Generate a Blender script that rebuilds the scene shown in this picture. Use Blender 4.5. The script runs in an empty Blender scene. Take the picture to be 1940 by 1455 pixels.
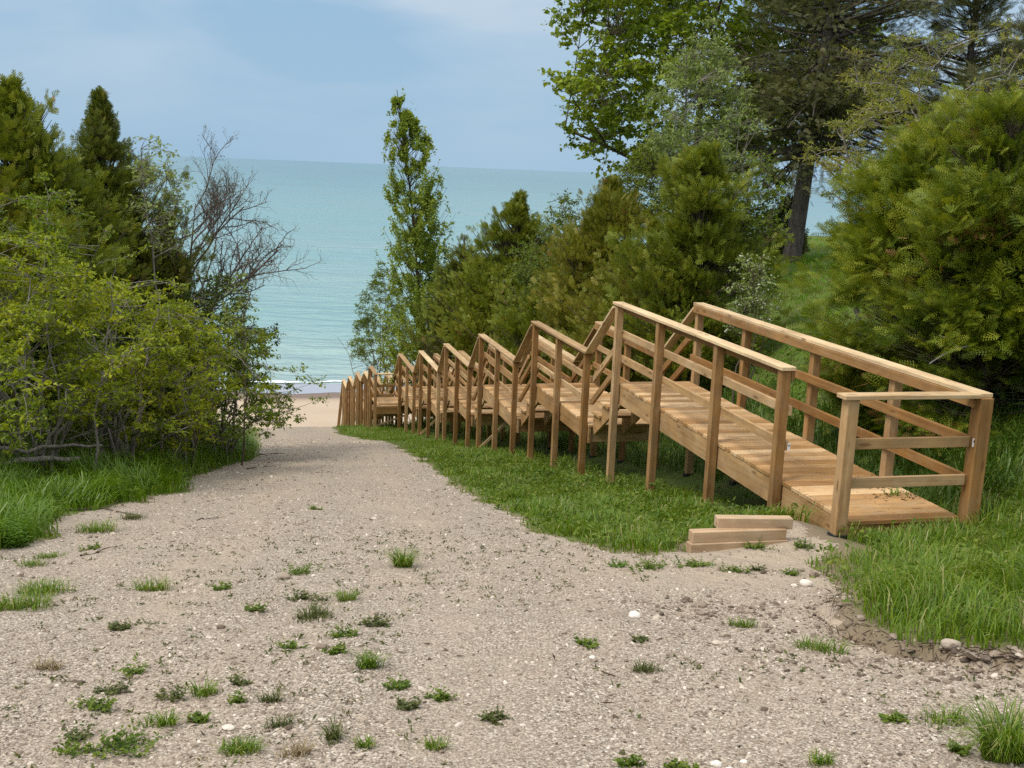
import bpy, math, random
import numpy as np
from mathutils import Matrix, Vector
rng = np.random.default_rng(11)
random.seed(5)
SC = bpy.context.scene
COL = SC.collection

# ------------------------------------------------------------------ camera (eye at the origin, metres)
F, CX, CY = 2087.6, 970.0, 727.5
ROLL = math.radians(2.273); PITCH = math.radians(11.025)
cd = bpy.data.cameras.new('camera'); cam = bpy.data.objects.new('camera', cd); COL.objects.link(cam)
cd.sensor_width = 36; cd.lens = 36 * F / 1940; cd.clip_start = .05; cd.clip_end = 200000
cam.matrix_world = (Matrix.Rotation(math.pi / 2 - PITCH, 4, 'X') @ Matrix.Rotation(ROLL, 4, 'Z'))
SC.camera = cam

def ray(px, py):                                  # a direction in the world for a spot in the photograph
    x = px - CX; y = py - CY
    u = x * math.cos(ROLL) + y * math.sin(ROLL); v = -x * math.sin(ROLL) + y * math.cos(ROLL)
    return np.array([u, F * math.cos(PITCH) - v * math.sin(PITCH), -F * math.sin(PITCH) - v * math.cos(PITCH)])
def at_y(px, py, Y):
    r = ray(px, py); return r * (Y / r[1])

TH = math.radians(13.82)                          # the stairway's heading; s runs down it, n across it
SV = np.array([-math.sin(TH), math.cos(TH), 0.]); NV = np.array([math.cos(TH), math.sin(TH), 0.])
def pt(s, n, z): return SV * s + NV * n + np.array([0, 0, z])
def sn(x, y): return -math.sin(TH) * x + math.cos(TH) * y, math.cos(TH) * x + math.sin(TH) * y
def xy(s, n): return -math.sin(TH) * s + math.cos(TH) * n, math.cos(TH) * s + math.sin(TH) * n

# ------------------------------------------------------------------ noise, polygons, terrain
def _hash(i, j, k):
    h = (i.astype(np.int64) * 374761393 + j.astype(np.int64) * 668265263 + k * 1442695041) & 0xffffffff
    h = ((h ^ (h >> 13)) * 1274126177) & 0xffffffff
    return ((h ^ (h >> 16)) & 0xffff) / 65535.0
def vn(x, y, k=0):
    x = np.asarray(x, float); y = np.asarray(y, float)
    i = np.floor(x); j = np.floor(y); fx = x - i; fy = y - j
    fx = fx * fx * (3 - 2 * fx); fy = fy * fy * (3 - 2 * fy)
    a = _hash(i, j, k); b = _hash(i + 1, j, k); c = _hash(i, j + 1, k); d = _hash(i + 1, j + 1, k)
    return (a * (1 - fx) + b * fx) * (1 - fy) + (c * (1 - fx) + d * fx) * fy
def fbm(x, y, k=0, o=3):
    t = 0; a = .5
    for q in range(o):
        t = t + a * (vn(x, y, k + q) - .5); x = x * 2.1 + 3.7; y = y * 2.1 - 1.9; a *= .5
    return t
def sstep(t): t = np.clip(t, 0, 1); return t * t * (3 - 2 * t)

LAKE = -15.0
def base(s):
    s = np.asarray(s, float)
    z = np.where(s < 8, -1.6 - .127 * s - .005 * s * s, -1.28 - .207 * s)
    z = np.where(s < 0, -1.6, z)
    z = np.where(s > 39, -9.353 - .42 * (s - 39), z)
    bz = LAKE + .9 - .036 * (s - 50)
    return np.maximum(z, np.where(s > 44, bz, -99))
def march(px, py, fn):
    r = ray(px, py); r = r / np.linalg.norm(r)
    t = np.concatenate([np.arange(1.0, 30, .01), np.arange(30, 160, .05)])
    X = r[0] * t; Y = r[1] * t; Z = r[2] * t
    s, n = sn(X, Y); hit = np.nonzero(Z < fn(s, n))[0]
    k = hit[0] if len(hit) else len(t) - 1
    return np.array([X[k], Y[k], Z[k]])
LE_PX = [(-420, 1130), (0, 1037), (70, 1022), (130, 978), (200, 968), (300, 942), (372, 930), (362, 905), (440, 882), (485, 866), (490, 838), (503, 808)]
LE = []
for p in LE_PX:
    q = march(p[0], p[1], lambda s, n: base(s)); LE.append(sn(q[0], q[1]))
_ls = np.array([-8.] + sorted(a for a, b in LE)); _ln = np.array([LE[0][1]] + [b for a, b in sorted(LE)])
_ls = np.append(_ls, 60.); _ln = np.append(_ln, _ln[-1] - .4)
def left_edge(s): return np.interp(s, _ls, _ln)
def H0(s, n):
    s = np.asarray(s, float); n = np.asarray(n, float)
    b = base(s)
    fall = 1 - sstep((s - 37) / 12)
    fallr = 1 - sstep((s - 41) / 14)
    w = 3.2 + .27 * np.clip(s - 7, 0, 60)
    tr = sstep((n - 5.25) / w)
    pr = -1.95 - .25 * sstep((s - 20) / 25)
    z = b + np.maximum(pr - b, 0) * tr * fallr
    d = left_edge(s) - .1 - n
    tl = sstep(d / (5.5 + .12 * np.clip(s, 0, 40)))
    z = z + np.maximum(-2.3 - b, 0) * tl * fall
    z = z + .17 * np.exp(-((s - 8.2) / .5) ** 2 - ((n - 4.35) / .45) ** 2) + .055 * np.exp(-((s - 7.45) / .26) ** 2 - ((n - 4.15) / .42) ** 2)        # little heap of dirt by the gate
    return z
def gp0(px, py): q = march(px, py, H0); return sn(q[0], q[1])
RE_PX = [(2400, 1400), (2100, 1305), (1939, 1272), (1860, 1262), (1800, 1243), (1700, 1227), (1600, 1196), (1572, 1160), (1590, 1115), (1556, 1062), (1590, 1030)]
RE2_PX = [(1500, 984), (1310, 1036), (1240, 1052), (1160, 1052), (1090, 1035), (1000, 1000), (930, 955), (860, 920), (800, 872), (740, 842), (640, 822), (612, 803)]
RPOLY = [(-6., 4.6)] + [gp0(*p) for p in RE_PX] + [gp0(*p) for p in RE2_PX] + [(52., 3.6), (56., 5.), (56., 90.), (-6., 90.)]
LPOLY = [(-6., LE[0][1] - 1.)] + [gp0(*p) for p in LE_PX] + [(50., .2), (55., -2.), (55., -90.), (-6., -90.)]
def sdist(poly, s, n):                                   # > 0 inside
    s = np.asarray(s, float).ravel(); n = np.asarray(n, float).ravel()
    P = np.array(poly); Q = np.roll(P, -1, 0)
    best = np.full(s.shape, 1e9); ins = np.zeros(s.shape, bool)
    for (a, b), (c, d) in zip(P, Q):
        ex, ey = c - a, d - b; L = ex * ex + ey * ey + 1e-12
        t = np.clip(((s - a) * ex + (n - b) * ey) / L, 0, 1)
        best = np.minimum(best, (s - a - t * ex) ** 2 + (n - b - t * ey) ** 2)
        cr = (b > n) != (d > n)
        with np.errstate(divide='ignore', invalid='ignore'):
            ins ^= cr & (s < (c - a) * (n - b) / (d - b + 1e-15) + a)
    return np.where(ins, 1, -1) * np.sqrt(best)
def grass_mask(s, n):                                    # signed distance to the grass, with a ragged edge
    s = np.asarray(s, float); sh = s.shape
    e = fbm(s * 1.7, n * 1.7, 40, 4).ravel() * .55
    g = np.maximum(sdist(RPOLY, s, n), sdist(LPOLY, s, n)) + e * np.where(s.ravel() < 6, .35, 1.)
    return g.reshape(sh)
def H(s, n):
    s = np.asarray(s, float); n = np.asarray(n, float)
    z = H0(s, n)
    k = 1 - sstep((s - 44) / 6)
    z = z + k * (.10 * fbm(s * .55, n * .55, 3, 2) + .07 * fbm(s * 2.2, n * 2.2, 7, 3) + .022 * fbm(s * 9, n * 9, 11, 2))
    dr = sdist(RPOLY, s, n).reshape(s.shape) + fbm(s * 3, n * 3, 60, 3) * .22     # the eroded edge of the turf
    led = sstep((dr + .02) / .04) * (1 - sstep((s - 5.6) / .7))
    z = z + led * (.065 + .08 * fbm(s * 2.4, n * 2.4, 90, 2))
    z = z - .03 * np.exp(-(dr + .05) ** 2 / .002) * (1 - sstep((s - 5.2) / .5))
    return z
def hz(x, y):
    s, n = sn(x, y); return float(H(np.array([s]), np.array([n]))[0])
def gp(px, py): return march(px, py, H0)
def gpp(px, py):
    q = gp(px, py); return np.array([q[0], q[1], hz(q[0], q[1])])

# ------------------------------------------------------------------ objects
def tag(o, label=None, cat=None, group=None, kind=None):
    if label: o['label'] = label
    if cat: o['category'] = cat
    if group: o['group'] = group
    if kind: o['kind'] = kind
    return o
def empty(name, loc, label, cat, group=None):
    o = bpy.data.objects.new(name, None); COL.objects.link(o); o.location = [float(v) for v in loc]; o.empty_display_size = .2
    return tag(o, label, cat, group)
def rootloc(o):
    v = Vector((0, 0, 0))
    while o: v = v + o.location; o = o.parent
    return np.array(v)
class MB:
    def __init__(s): s.v = []; s.q = []; s.t = []; s.a = {}; s.n = 0; s.qm = []; s.tm = []
    def add(s, V, Q=None, T=None, mi=0, **at):
        V = np.asarray(V, float).reshape(-1, 3)
        if Q is not None and len(Q): Q = np.asarray(Q, int).reshape(-1, 4); s.q.append(Q + s.n); s.qm.append(np.full(len(Q), mi))
        if T is not None and len(T): T = np.asarray(T, int).reshape(-1, 3); s.t.append(T + s.n); s.tm.append(np.full(len(T), mi))
        for k, x in at.items():
            x = np.asarray(x, float)
            if x.ndim == 0: x = np.full(len(V), float(x))
            s.a.setdefault(k, []).append(x)
        s.v.append(V); s.n += len(V); return s
    def build(s, name, mats, parent=None, smooth=False):
        V = np.concatenate(s.v) if s.v else np.zeros((0, 3))
        loc = rootloc(parent) if parent else None
        if parent is not None: V = V - loc
        Q = np.concatenate(s.q) if s.q else np.zeros((0, 4), int); T = np.concatenate(s.t) if s.t else np.zeros((0, 3), int)
        me = bpy.data.meshes.new(name)
        me.vertices.add(len(V)); me.vertices.foreach_set('co', V.astype(np.float32).ravel())
        nl = len(Q) * 4 + len(T) * 3
        me.loops.add(nl); me.loops.foreach_set('vertex_index', np.concatenate([Q.ravel(), T.ravel()]).astype(np.int32))
        me.polygons.add(len(Q) + len(T))
        st = np.concatenate([np.arange(len(Q)) * 4, len(Q) * 4 + np.arange(len(T)) * 3]).astype(np.int32)
        me.polygons.foreach_set('loop_start', st)
        if not isinstance(mats, (list, tuple)): mats = [mats]
        for m in mats: me.materials.append(m)
        if len(mats) > 1:
            mi = np.concatenate(([np.concatenate(s.qm)] if s.qm else []) + ([np.concatenate(s.tm)] if s.tm else []))
            me.polygons.foreach_set('material_index', mi.astype(np.int32))
        me.polygons.foreach_set('use_smooth', np.full(len(Q) + len(T), bool(smooth)))
        for k, L in s.a.items():
            A = np.concatenate(L)
            if A.ndim == 2:
                at = me.attributes.new(k, 'FLOAT_VECTOR', 'POINT'); at.data.foreach_set('vector', A.astype(np.float32).ravel())
            else:
                at = me.attributes.new(k, 'FLOAT', 'POINT'); at.data.foreach_set('value', A.astype(np.float32))
        me.update(calc_edges=True); me.validate()
        o = bpy.data.objects.new(name, me); COL.objects.link(o)
        if parent is not None: o.parent = parent
        return o

# ------------------------------------------------------------------ materials
def newmat(name):
    m = bpy.data.materials.new(name); m.use_nodes = True; nt = m.node_tree; nt.nodes.clear()
    return m, nt, nt.nodes.new('ShaderNodeOutputMaterial')
def nd(nt, typ, ins=None, **props):
    x = nt.nodes.new(typ)
    for k, v in props.items(): setattr(x, k, v)
    for k, v in (ins or {}).items():
        if isinstance(v, tuple) and len(v) == 2 and hasattr(v[0], 'outputs'): nt.links.new(v[0].outputs[v[1]], x.inputs[k])
        elif hasattr(v, 'outputs'): nt.links.new(v.outputs[0], x.inputs[k])
        else: x.inputs[k].default_value = v
    return x
def ramp(nt, fac, stops, interp='LINEAR'):
    r = nd(nt, 'ShaderNodeValToRGB', {0: fac}); r.color_ramp.interpolation = interp
    e = r.color_ramp.elements
    while len(e) < len(stops): e.new(.5)
    for k, (p, c) in enumerate(stops):
        e[k].position = p; e[k].color = (c[0], c[1], c[2], 1) if not np.isscalar(c) else (c, c, c, 1)
    return r
def mixc(nt, fac, a, b, mode='MIX'):
    m = nt.nodes.new('ShaderNodeMix'); m.data_type = 'RGBA'; m.blend_type = mode; m.clamp_factor = True
    for k, v in ((0, fac), (6, a), (7, b)):
        if hasattr(v, 'outputs'): nt.links.new(v.outputs[2] if v.bl_idname == 'ShaderNodeMix' else v.outputs[0], m.inputs[k])
        elif isinstance(v, tuple) and hasattr(v[0], 'outputs'): nt.links.new(v[0].outputs[v[1]], m.inputs[k])
        elif k == 0: m.inputs[k].default_value = v
        else: m.inputs[k].default_value = (v[0], v[1], v[2], 1)
    return m
def out2(m): return (m, 2)
def attr(nt, name): return nd(nt, 'ShaderNodeAttribute', attribute_name=name)
def math_(nt, op, a, b=0., c=0.): return nd(nt, 'ShaderNodeMath', {0: a, 1: b, 2: c}, operation=op)

def leaf_mat(name, cols, trans=.35, rough=.55, spec=.3):
    m, nt, out = newmat(name)
    r = ramp(nt, (attr(nt, 'rnd'), 'Fac'), [(k / (len(cols) - 1), c) for k, c in enumerate(cols)])
    p = nd(nt, 'ShaderNodeBsdfPrincipled', {'Base Color': r, 'Roughness': rough, 'Specular IOR Level': spec})
    warm = mixc(nt, 1., r, (1.15, 1.1, .55), 'MULTIPLY')
    t = nd(nt, 'ShaderNodeBsdfTranslucent', {'Color': out2(warm)})
    x = nd(nt, 'ShaderNodeMixShader', {0: trans, 1: p, 2: t}); nt.links.new(x.outputs[0], out.inputs[0])
    return m
def bark_mat(name, c0, c1, sc=14.):
    m, nt, out = newmat(name)
    tc = nd(nt, 'ShaderNodeTexCoord'); mp = nd(nt, 'ShaderNodeMapping', {0: (tc, 'Object'), 'Scale': (sc, sc, sc * .25)})
    n = nd(nt, 'ShaderNodeTexNoise', {'Vector': mp, 'Scale': 1., 'Detail': 5., 'Roughness': .65})
    r = ramp(nt, (n, 'Fac'), [(.3, c0), (.7, c1)])
    b = nd(nt, 'ShaderNodeBump', {'Strength': .7, 'Distance': .03, 'Height': (n, 'Fac')})
    p = nd(nt, 'ShaderNodeBsdfPrincipled', {'Base Color': r, 'Roughness': .85, 'Specular IOR Level': .2, 'Normal': b})
    nt.links.new(p.outputs[0], out.inputs[0]); return m
def wood_mat(name, light, dark, knot, grey):
    m, nt, out = newmat(name)
    bc = attr(nt, 'bc'); rn = attr(nt, 'rnd')
    mp = nd(nt, 'ShaderNodeMapping', {0: (bc, 'Vector'), 'Scale': (1.1, 26., 26.)})
    g = nd(nt, 'ShaderNodeTexNoise', {'Vector': mp, 'Scale': 1., 'Detail': 5., 'Roughness': .6, 'Distortion': .6})
    mp2 = nd(nt, 'ShaderNodeMapping', {0: (bc, 'Vector'), 'Scale': (5., 9., 9.)})
    blo = nd(nt, 'ShaderNodeTexNoise', {'Vector': mp2, 'Scale': 1., 'Detail': 4., 'Roughness': .6})
    mp3 = nd(nt, 'ShaderNodeMapping', {0: (bc, 'Vector'), 'Scale': (2.6, 9., 9.)})
    vo = nd(nt, 'ShaderNodeTexVoronoi', {'Vector': mp3, 'Scale': 1., 'Randomness': 1.})
    kn = ramp(nt, (vo, 'Distance'), [(.0, 1.), (.1, .9), (.19, 0.)])
    c = mixc(nt, (ramp(nt, (g, 'Fac'), [(.3, 0.), (.72, 1.)]), 0), dark, light)
    c = mixc(nt, math_(nt, 'MULTIPLY', (ramp(nt, (blo, 'Fac'), [(.45, 0.), (.75, 1.)]), 0), .5), out2(c), grey)
    hs = nd(nt, 'ShaderNodeHueSaturation', {'Hue': math_(nt, 'MULTIPLY_ADD', (rn, 'Fac'), .012, .496), 'Saturation': math_(nt, 'MULTIPLY_ADD', (rn, 'Fac'), -.25, 1.1),
                                           'Value': math_(nt, 'MULTIPLY_ADD', (rn, 'Fac'), .60, .60), 'Color': out2(c)})
    mp4 = nd(nt, 'ShaderNodeMapping', {0: (bc, 'Vector'), 'Scale': (1.3, 2.5, 2.5)}); st = nd(nt, 'ShaderNodeTexNoise', {'Vector': mp4, 'Scale': 1., 'Detail': 5., 'Roughness': .7})
    stn = mixc(nt, (ramp(nt, (st, 'Fac'), [(.35, 0.), (.65, 1.)]), 0), (.66, .62, .58), (1.06, 1.05, 1.03)); hs = mixc(nt, 1., hs, out2(stn), 'MULTIPLY')
    c = mixc(nt, math_(nt, 'MULTIPLY', kn, .75), out2(hs), knot)
    b = nd(nt, 'ShaderNodeBump', {'Strength': .35, 'Distance': .004, 'Height': (g, 'Fac')})
    p = nd(nt, 'ShaderNodeBsdfPrincipled', {'Base Color': out2(c), 'Roughness': .72, 'Specular IOR Level': .25, 'Normal': b})
    nt.links.new(p.outputs[0], out.inputs[0]); return m
def plain(name, c, rough=.6):
    m, nt, out = newmat(name)
    tc = nd(nt, 'ShaderNodeTexCoord'); n = nd(nt, 'ShaderNodeTexNoise', {'Vector': (tc, 'Object'), 'Scale': 40., 'Detail': 4.})
    k = mixc(nt, (n, 'Fac'), [v * .8 for v in c], [v * 1.15 for v in c])
    p = nd(nt, 'ShaderNodeBsdfPrincipled', {'Base Color': out2(k), 'Roughness': rough}); nt.links.new(p.outputs[0], out.inputs[0]); return m

M = {}
M['wood'] = wood_mat('new_lumber', (.52, .305, .125), (.33, .172, .062), (.13, .06, .022), (.42, .31, .19))
M['deckwood'] = wood_mat('deck_lumber', (.66, .41, .19), (.45, .245, .095), (.17, .085, .035), (.50, .39, .26))
M['capwood'] = wood_mat('cap_lumber', (.70, .50, .27), (.50, .31, .15), (.17, .09, .04), (.55, .46, .33))  # paler than the posts: the caps' sunlit look is put into the colour
M['timber'] = wood_mat('cut_timber', (.50, .34, .20), (.36, .22, .12), (.2, .11, .06), (.46, .36, .25))
M['screw'] = plain('screw_head', (.06, .045, .03)); M['black'] = plain('black_anchor', (.012, .012, .014)); M['white'] = plain('white_tag', (.8, .8, .8))
M['bark'] = bark_mat('bark_brown', (.05, .036, .026), (.15, .115, .085))
M['bark_grey'] = bark_mat('bark_grey', (.11, .095, .08), (.30, .27, .23), 20.)
M['bark_spruce'] = bark_mat('bark_spruce', (.045, .037, .032), (.16, .135, .115), 12.)
M['twig_red'] = bark_mat('bark_ruddy', (.075, .060, .050), (.21, .175, .145), 20.)
L = leaf_mat
M['cedar_olive'] = L('cedar_olive', [(.075, .110, .010), (.135, .175, .014), (.20, .235, .022), (.28, .28, .035)], .32)
M['cedar_brown'] = L('cedar_brown', [(.080, .108, .010), (.15, .172, .014), (.215, .218, .024), (.28, .235, .042)], .32)
M['cedar_green'] = L('cedar_green', [(.050, .088, .006), (.105, .155, .009), (.185, .225, .013), (.31, .32, .026)], .32)
M['cedar_dark'] = L('cedar_dark', [(.052, .085, .014), (.095, .128, .018), (.14, .165, .022), (.19, .18, .035)], .3)
M['cedar_yellow'] = L('cedar_yellow', [(.12, .155, .022), (.20, .23, .030), (.28, .28, .045), (.36, .29, .09)], .35)
M['shrub_yellow'] = L('shrub_yellow', [(.10, .15, .006), (.185, .245, .008), (.28, .325, .010), (.37, .37, .016)], .4)
M['shrub_green'] = L('shrub_green', [(.065, .115, .007), (.13, .20, .009), (.20, .26, .012), (.29, .31, .018)], .4)
M['shrub_dark'] = L('shrub_dark', [(.035, .065, .008), (.065, .10, .010), (.10, .135, .013)], .3)
M['maple'] = L('maple_leaf', [(.085, .145, .010), (.15, .22, .013), (.22, .29, .018), (.29, .34, .028)], .4)
M['poplar'] = L('poplar_leaf', [(.115, .18, .018), (.185, .26, .025), (.26, .33, .038), (.34, .38, .06)], .38)
M['silver'] = L('silver_leaf', [(.15, .21, .05), (.24, .31, .085), (.33, .39, .13)], .35)
M['willow'] = L('willow_leaf', [(.085, .14, .018), (.145, .205, .026), (.21, .265, .04)], .38)
M['spruce'] = L('spruce_needle', [(.055, .072, .025), (.095, .112, .036), (.14, .145, .05), (.18, .16, .065)], .22)
M['yellowtree'] = L('fresh_leaf', [(.09, .145, .012), (.15, .21, .016), (.22, .26, .02)], .42)
M['blossom'] = L('blossom_white', [(.5, .52, .42), (.72, .74, .66)], .3)
M['weed'] = L('weed_leaf', [(.050, .095, .010), (.090, .15, .015), (.14, .20, .020), (.21, .24, .03)], .35)
M['weed_olive'] = L('weed_olive', [(.06, .08, .022), (.10, .12, .03), (.16, .15, .05)], .3)
M['clump'] = L('lush_leaf', [(.055, .135, .008), (.10, .20, .012), (.16, .26, .02)], .4)
M['grass'] = L('grass_blade', [(.055, .115, .006), (.095, .175, .008), (.15, .235, .010), (.22, .29, .018), (.38, .34, .14)], .4, .45, .4)
M['grass_tall'] = L('grass_tall', [(.060, .125, .006), (.10, .19, .008), (.155, .25, .011), (.23, .32, .025)], .4, .4, .45)
M['grass_bank'] = L('grass_bank', [(.035, .080, .008), (.065, .125, .012), (.10, .17, .017), (.15, .22, .028)], .35, .45, .35)
M['lawn'] = L('lawn_blade', [(.11, .24, .010), (.16, .31, .014), (.22, .38, .02)], .4)
M['dry'] = L('dry_straw', [(.20, .15, .08), (.34, .27, .15)], .2)
M['deadspray'] = L('dead_spray', [(.16, .075, .022), (.30, .15, .05), (.45, .27, .11)], .25)
M['litter'] = L('dead_leaf', [(.035, .022, .013), (.085, .052, .030), (.16, .105, .06)], .1)

def ground_mat(name, kind):
    m, nt, out = newmat(name)
    tc = nd(nt, 'ShaderNodeTexCoord'); O = (tc, 'Object')
    def noise(sc, det=4., ro=.6): return nd(nt, 'ShaderNodeTexNoise', {'Vector': O, 'Scale': sc, 'Detail': det, 'Roughness': ro})
    if kind == 'gravel':
        wob = noise(30., 2.)
        wv = nd(nt, 'ShaderNodeVectorMath', {0: (wob, 'Color'), 1: (.02, .02, .02)}, operation='MULTIPLY')
        co = nd(nt, 'ShaderNodeVectorMath', {0: O, 1: wv}, operation='ADD')
        v1 = nd(nt, 'ShaderNodeTexVoronoi', {'Vector': co, 'Scale': 55.}); v2 = nd(nt, 'ShaderNodeTexVoronoi', {'Vector': co, 'Scale': 130.})
        g1 = nd(nt, 'ShaderNodeSeparateColor', {0: (v1, 'Color')}); g2 = nd(nt, 'ShaderNodeSeparateColor', {0: (v2, 'Color')})
        big = nd(nt, 'ShaderNodeTexNoise', {'Vector': nd(nt, 'ShaderNodeMapping', {0: O, 'Rotation': (0, 0, math.radians(-14)), 'Scale': (1.5, .42, 1.)}), 'Scale': 1., 'Detail': 5., 'Roughness': .6}); mid = noise(7., 4.)
        c1 = ramp(nt, (g1, 0), [(0., (.085, .067, .052)), (.35, (.27, .218, .168)), (.7, (.46, .388, .31)), (1., (.70, .63, .54))])
        c2 = ramp(nt, (g2, 0), [(0., (.13, .10, .073)), (.5, (.31, .247, .187)), (1., (.55, .465, .375))])
        c = mixc(nt, (ramp(nt, (v1, 'Distance'), [(.25, 0.), (.5, 1.)]), 0), c1, c2)
        soil = attr(nt, 'soil')
        dirt = mixc(nt, (mid, 'Fac'), (.29, .222, .155), (.50, .405, .30))
        fac = math_(nt, 'MULTIPLY', (ramp(nt, (big, 'Fac'), [(.44, 0.), (.66, 1.)]), 0), .5)
        fac = math_(nt, 'ADD', fac, (soil, 'Fac'))
        fac = math_(nt, 'MULTIPLY', fac, (ramp(nt, (mid, 'Fac'), [(.3, .35), (.6, 1.)]), 0))
        c = mixc(nt, fac, out2(c), out2(dirt))
        c = nd(nt, 'ShaderNodeHueSaturation', {'Saturation': .97, 'Value': .95, 'Color': out2(c)}); c = mixc(nt, 0., c, c)
        hgt = math_(nt, 'SUBTRACT', math_(nt, 'MULTIPLY', (v1, 'Distance'), -1.), math_(nt, 'MULTIPLY', (v2, 'Distance'), .5))
        b = nd(nt, 'ShaderNodeBump', {'Strength': .8, 'Distance': .010, 'Height': hgt})
        b = nd(nt, 'ShaderNodeBump', {'Strength': .6, 'Distance': .03, 'Height': (noise(22., 4.), 'Fac'), 'Normal': b}); rough = .95
    elif kind == 'soil':
        a = noise(3.5, 6.); f = noise(30., 4.)
        c = mixc(nt, (ramp(nt, (a, 'Fac'), [(.35, 0.), (.65, 1.)]), 0), (.09, .10, .026), (.085, .145, .018))
        c = mixc(nt, math_(nt, 'MULTIPLY', (ramp(nt, (f, 'Fac'), [(.5, 0.), (.7, 1.)]), 0), .5), out2(c), (.15, .11, .065))
        edge = attr(nt, 'soil')
        c = mixc(nt, (edge, 'Fac'), out2(c), (.22, .165, .112))
        b = nd(nt, 'ShaderNodeBump', {'Strength': .8, 'Distance': .03, 'Height': (f, 'Fac')}); rough = .95
    else:
        a = noise(.35, 5.); f = noise(6., 5.)
        c = mixc(nt, (a, 'Fac'), (.36, .275, .195), (.47, .38, .285))
        c = mixc(nt, math_(nt, 'MULTIPLY', (ramp(nt, (f, 'Fac'), [(.55, 0.), (.75, 1.)]), 0), .6), out2(c), (.38, .27, .18))
        w = attr(nt, 'soil')
        c = mixc(nt, (w, 'Fac'), out2(c), (.17, .125, .10))
        b = nd(nt, 'ShaderNodeBump', {'Strength': .4, 'Distance': .05, 'Height': (f, 'Fac')}); rough = .9
    p = nd(nt, 'ShaderNodeBsdfPrincipled', {'Base Color': out2(c), 'Roughness': rough, 'Specular IOR Level': .2, 'Normal': b})
    nt.links.new(p.outputs[0], out.inputs[0]); return m
M['gravel'] = ground_mat('gravel', 'gravel'); M['soil'] = ground_mat('soil', 'soil'); M['sand'] = ground_mat('sand', 'sand')
def stone_mat():
    m, nt, out = newmat('stone')
    r = ramp(nt, (attr(nt, 'rnd'), 'Fac'), [(0., (.09, .066, .048)), (.3, (.25, .195, .148)), (.65, (.43, .36, .285)), (.9, (.62, .55, .47)), (1., (.72, .68, .62))])
    tc = nd(nt, 'ShaderNodeTexCoord'); n = nd(nt, 'ShaderNodeTexNoise', {'Vector': (tc, 'Object'), 'Scale': 60., 'Detail': 4.})
    c = mixc(nt, (n, 'Fac'), (.7, .7, .7), (1.2, 1.18, 1.15)); c = mixc(nt, 1., r, out2(c), 'MULTIPLY')
    p = nd(nt, 'ShaderNodeBsdfPrincipled', {'Base Color': out2(c), 'Roughness': .9, 'Specular IOR Level': .25}); nt.links.new(p.outputs[0], out.inputs[0]); return m
M['stone'] = stone_mat()
def water_mat():
    m, nt, out = newmat('lake_water')
    geo = nd(nt, 'ShaderNodeNewGeometry'); sep = nd(nt, 'ShaderNodeSeparateXYZ', {0: (geo, 'Position')})
    d = math_(nt, 'DIVIDE', (sep, 'Y'), 1500.)
    far = ramp(nt, d, [(.045, (.28, .36, .33)), (.07, (.21, .325, .30)), (.16, (.14, .25, .24)), (.5, (.07, .165, .175)), (1., (.045, .125, .14))])
    def wave(sc, sx, det):
        mp = nd(nt, 'ShaderNodeMapping', {0: (geo, 'Position'), 'Rotation': (0, 0, math.radians(8)), 'Scale': (sc * sx, sc, sc)})
        return nd(nt, 'ShaderNodeTexNoise', {'Vector': mp, 'Scale': 1., 'Detail': det, 'Roughness': .55, 'Distortion': .9})
    w1 = wave(.55, .35, 4.); w2 = wave(.12, .3, 3.); w3 = wave(.018, .35, 3.)
    c = mixc(nt, math_(nt, 'MULTIPLY', (ramp(nt, (w3, 'Fac'), [(.35, 0.), (.65, 1.)]), 0), .35), far, (.07, .25, .25))
    b = nd(nt, 'ShaderNodeBump', {'Strength': .8, 'Distance': .6, 'Height': (w1, 'Fac')})
    b = nd(nt, 'ShaderNodeBump', {'Strength': .7, 'Distance': 2.2, 'Height': (w2, 'Fac'), 'Normal': b})
    p = nd(nt, 'ShaderNodeBsdfPrincipled', {'Base Color': out2(c), 'Roughness': .16, 'IOR': 1.33, 'Specular IOR Level': .5, 'Normal': b})
    nt.links.new(p.outputs[0], out.inputs[0]); return m
M['water'] = water_mat()
def foam_mat():
    m, nt, out = newmat('foam')
    tc = nd(nt, 'ShaderNodeTexCoord'); n = nd(nt, 'ShaderNodeTexNoise', {'Vector': (tc, 'Object'), 'Scale': 2.5, 'Detail': 5.})
    c = mixc(nt, (n, 'Fac'), (.62, .68, .70), (.88, .89, .88))
    p = nd(nt, 'ShaderNodeBsdfPrincipled', {'Base Color': out2(c), 'Roughness': .8}); nt.links.new(p.outputs[0], out.inputs[0]); return m
M['foam'] = foam_mat(); 
def wash_mat():
    m, nt, out = newmat('wet_wash')
    p = nd(nt, 'ShaderNodeBsdfPrincipled', {'Base Color': (.34, .33, .34, 1), 'Roughness': .12, 'Specular IOR Level': .5}); nt.links.new(p.outputs[0], out.inputs[0]); return m
M['wash'] = wash_mat()

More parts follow.
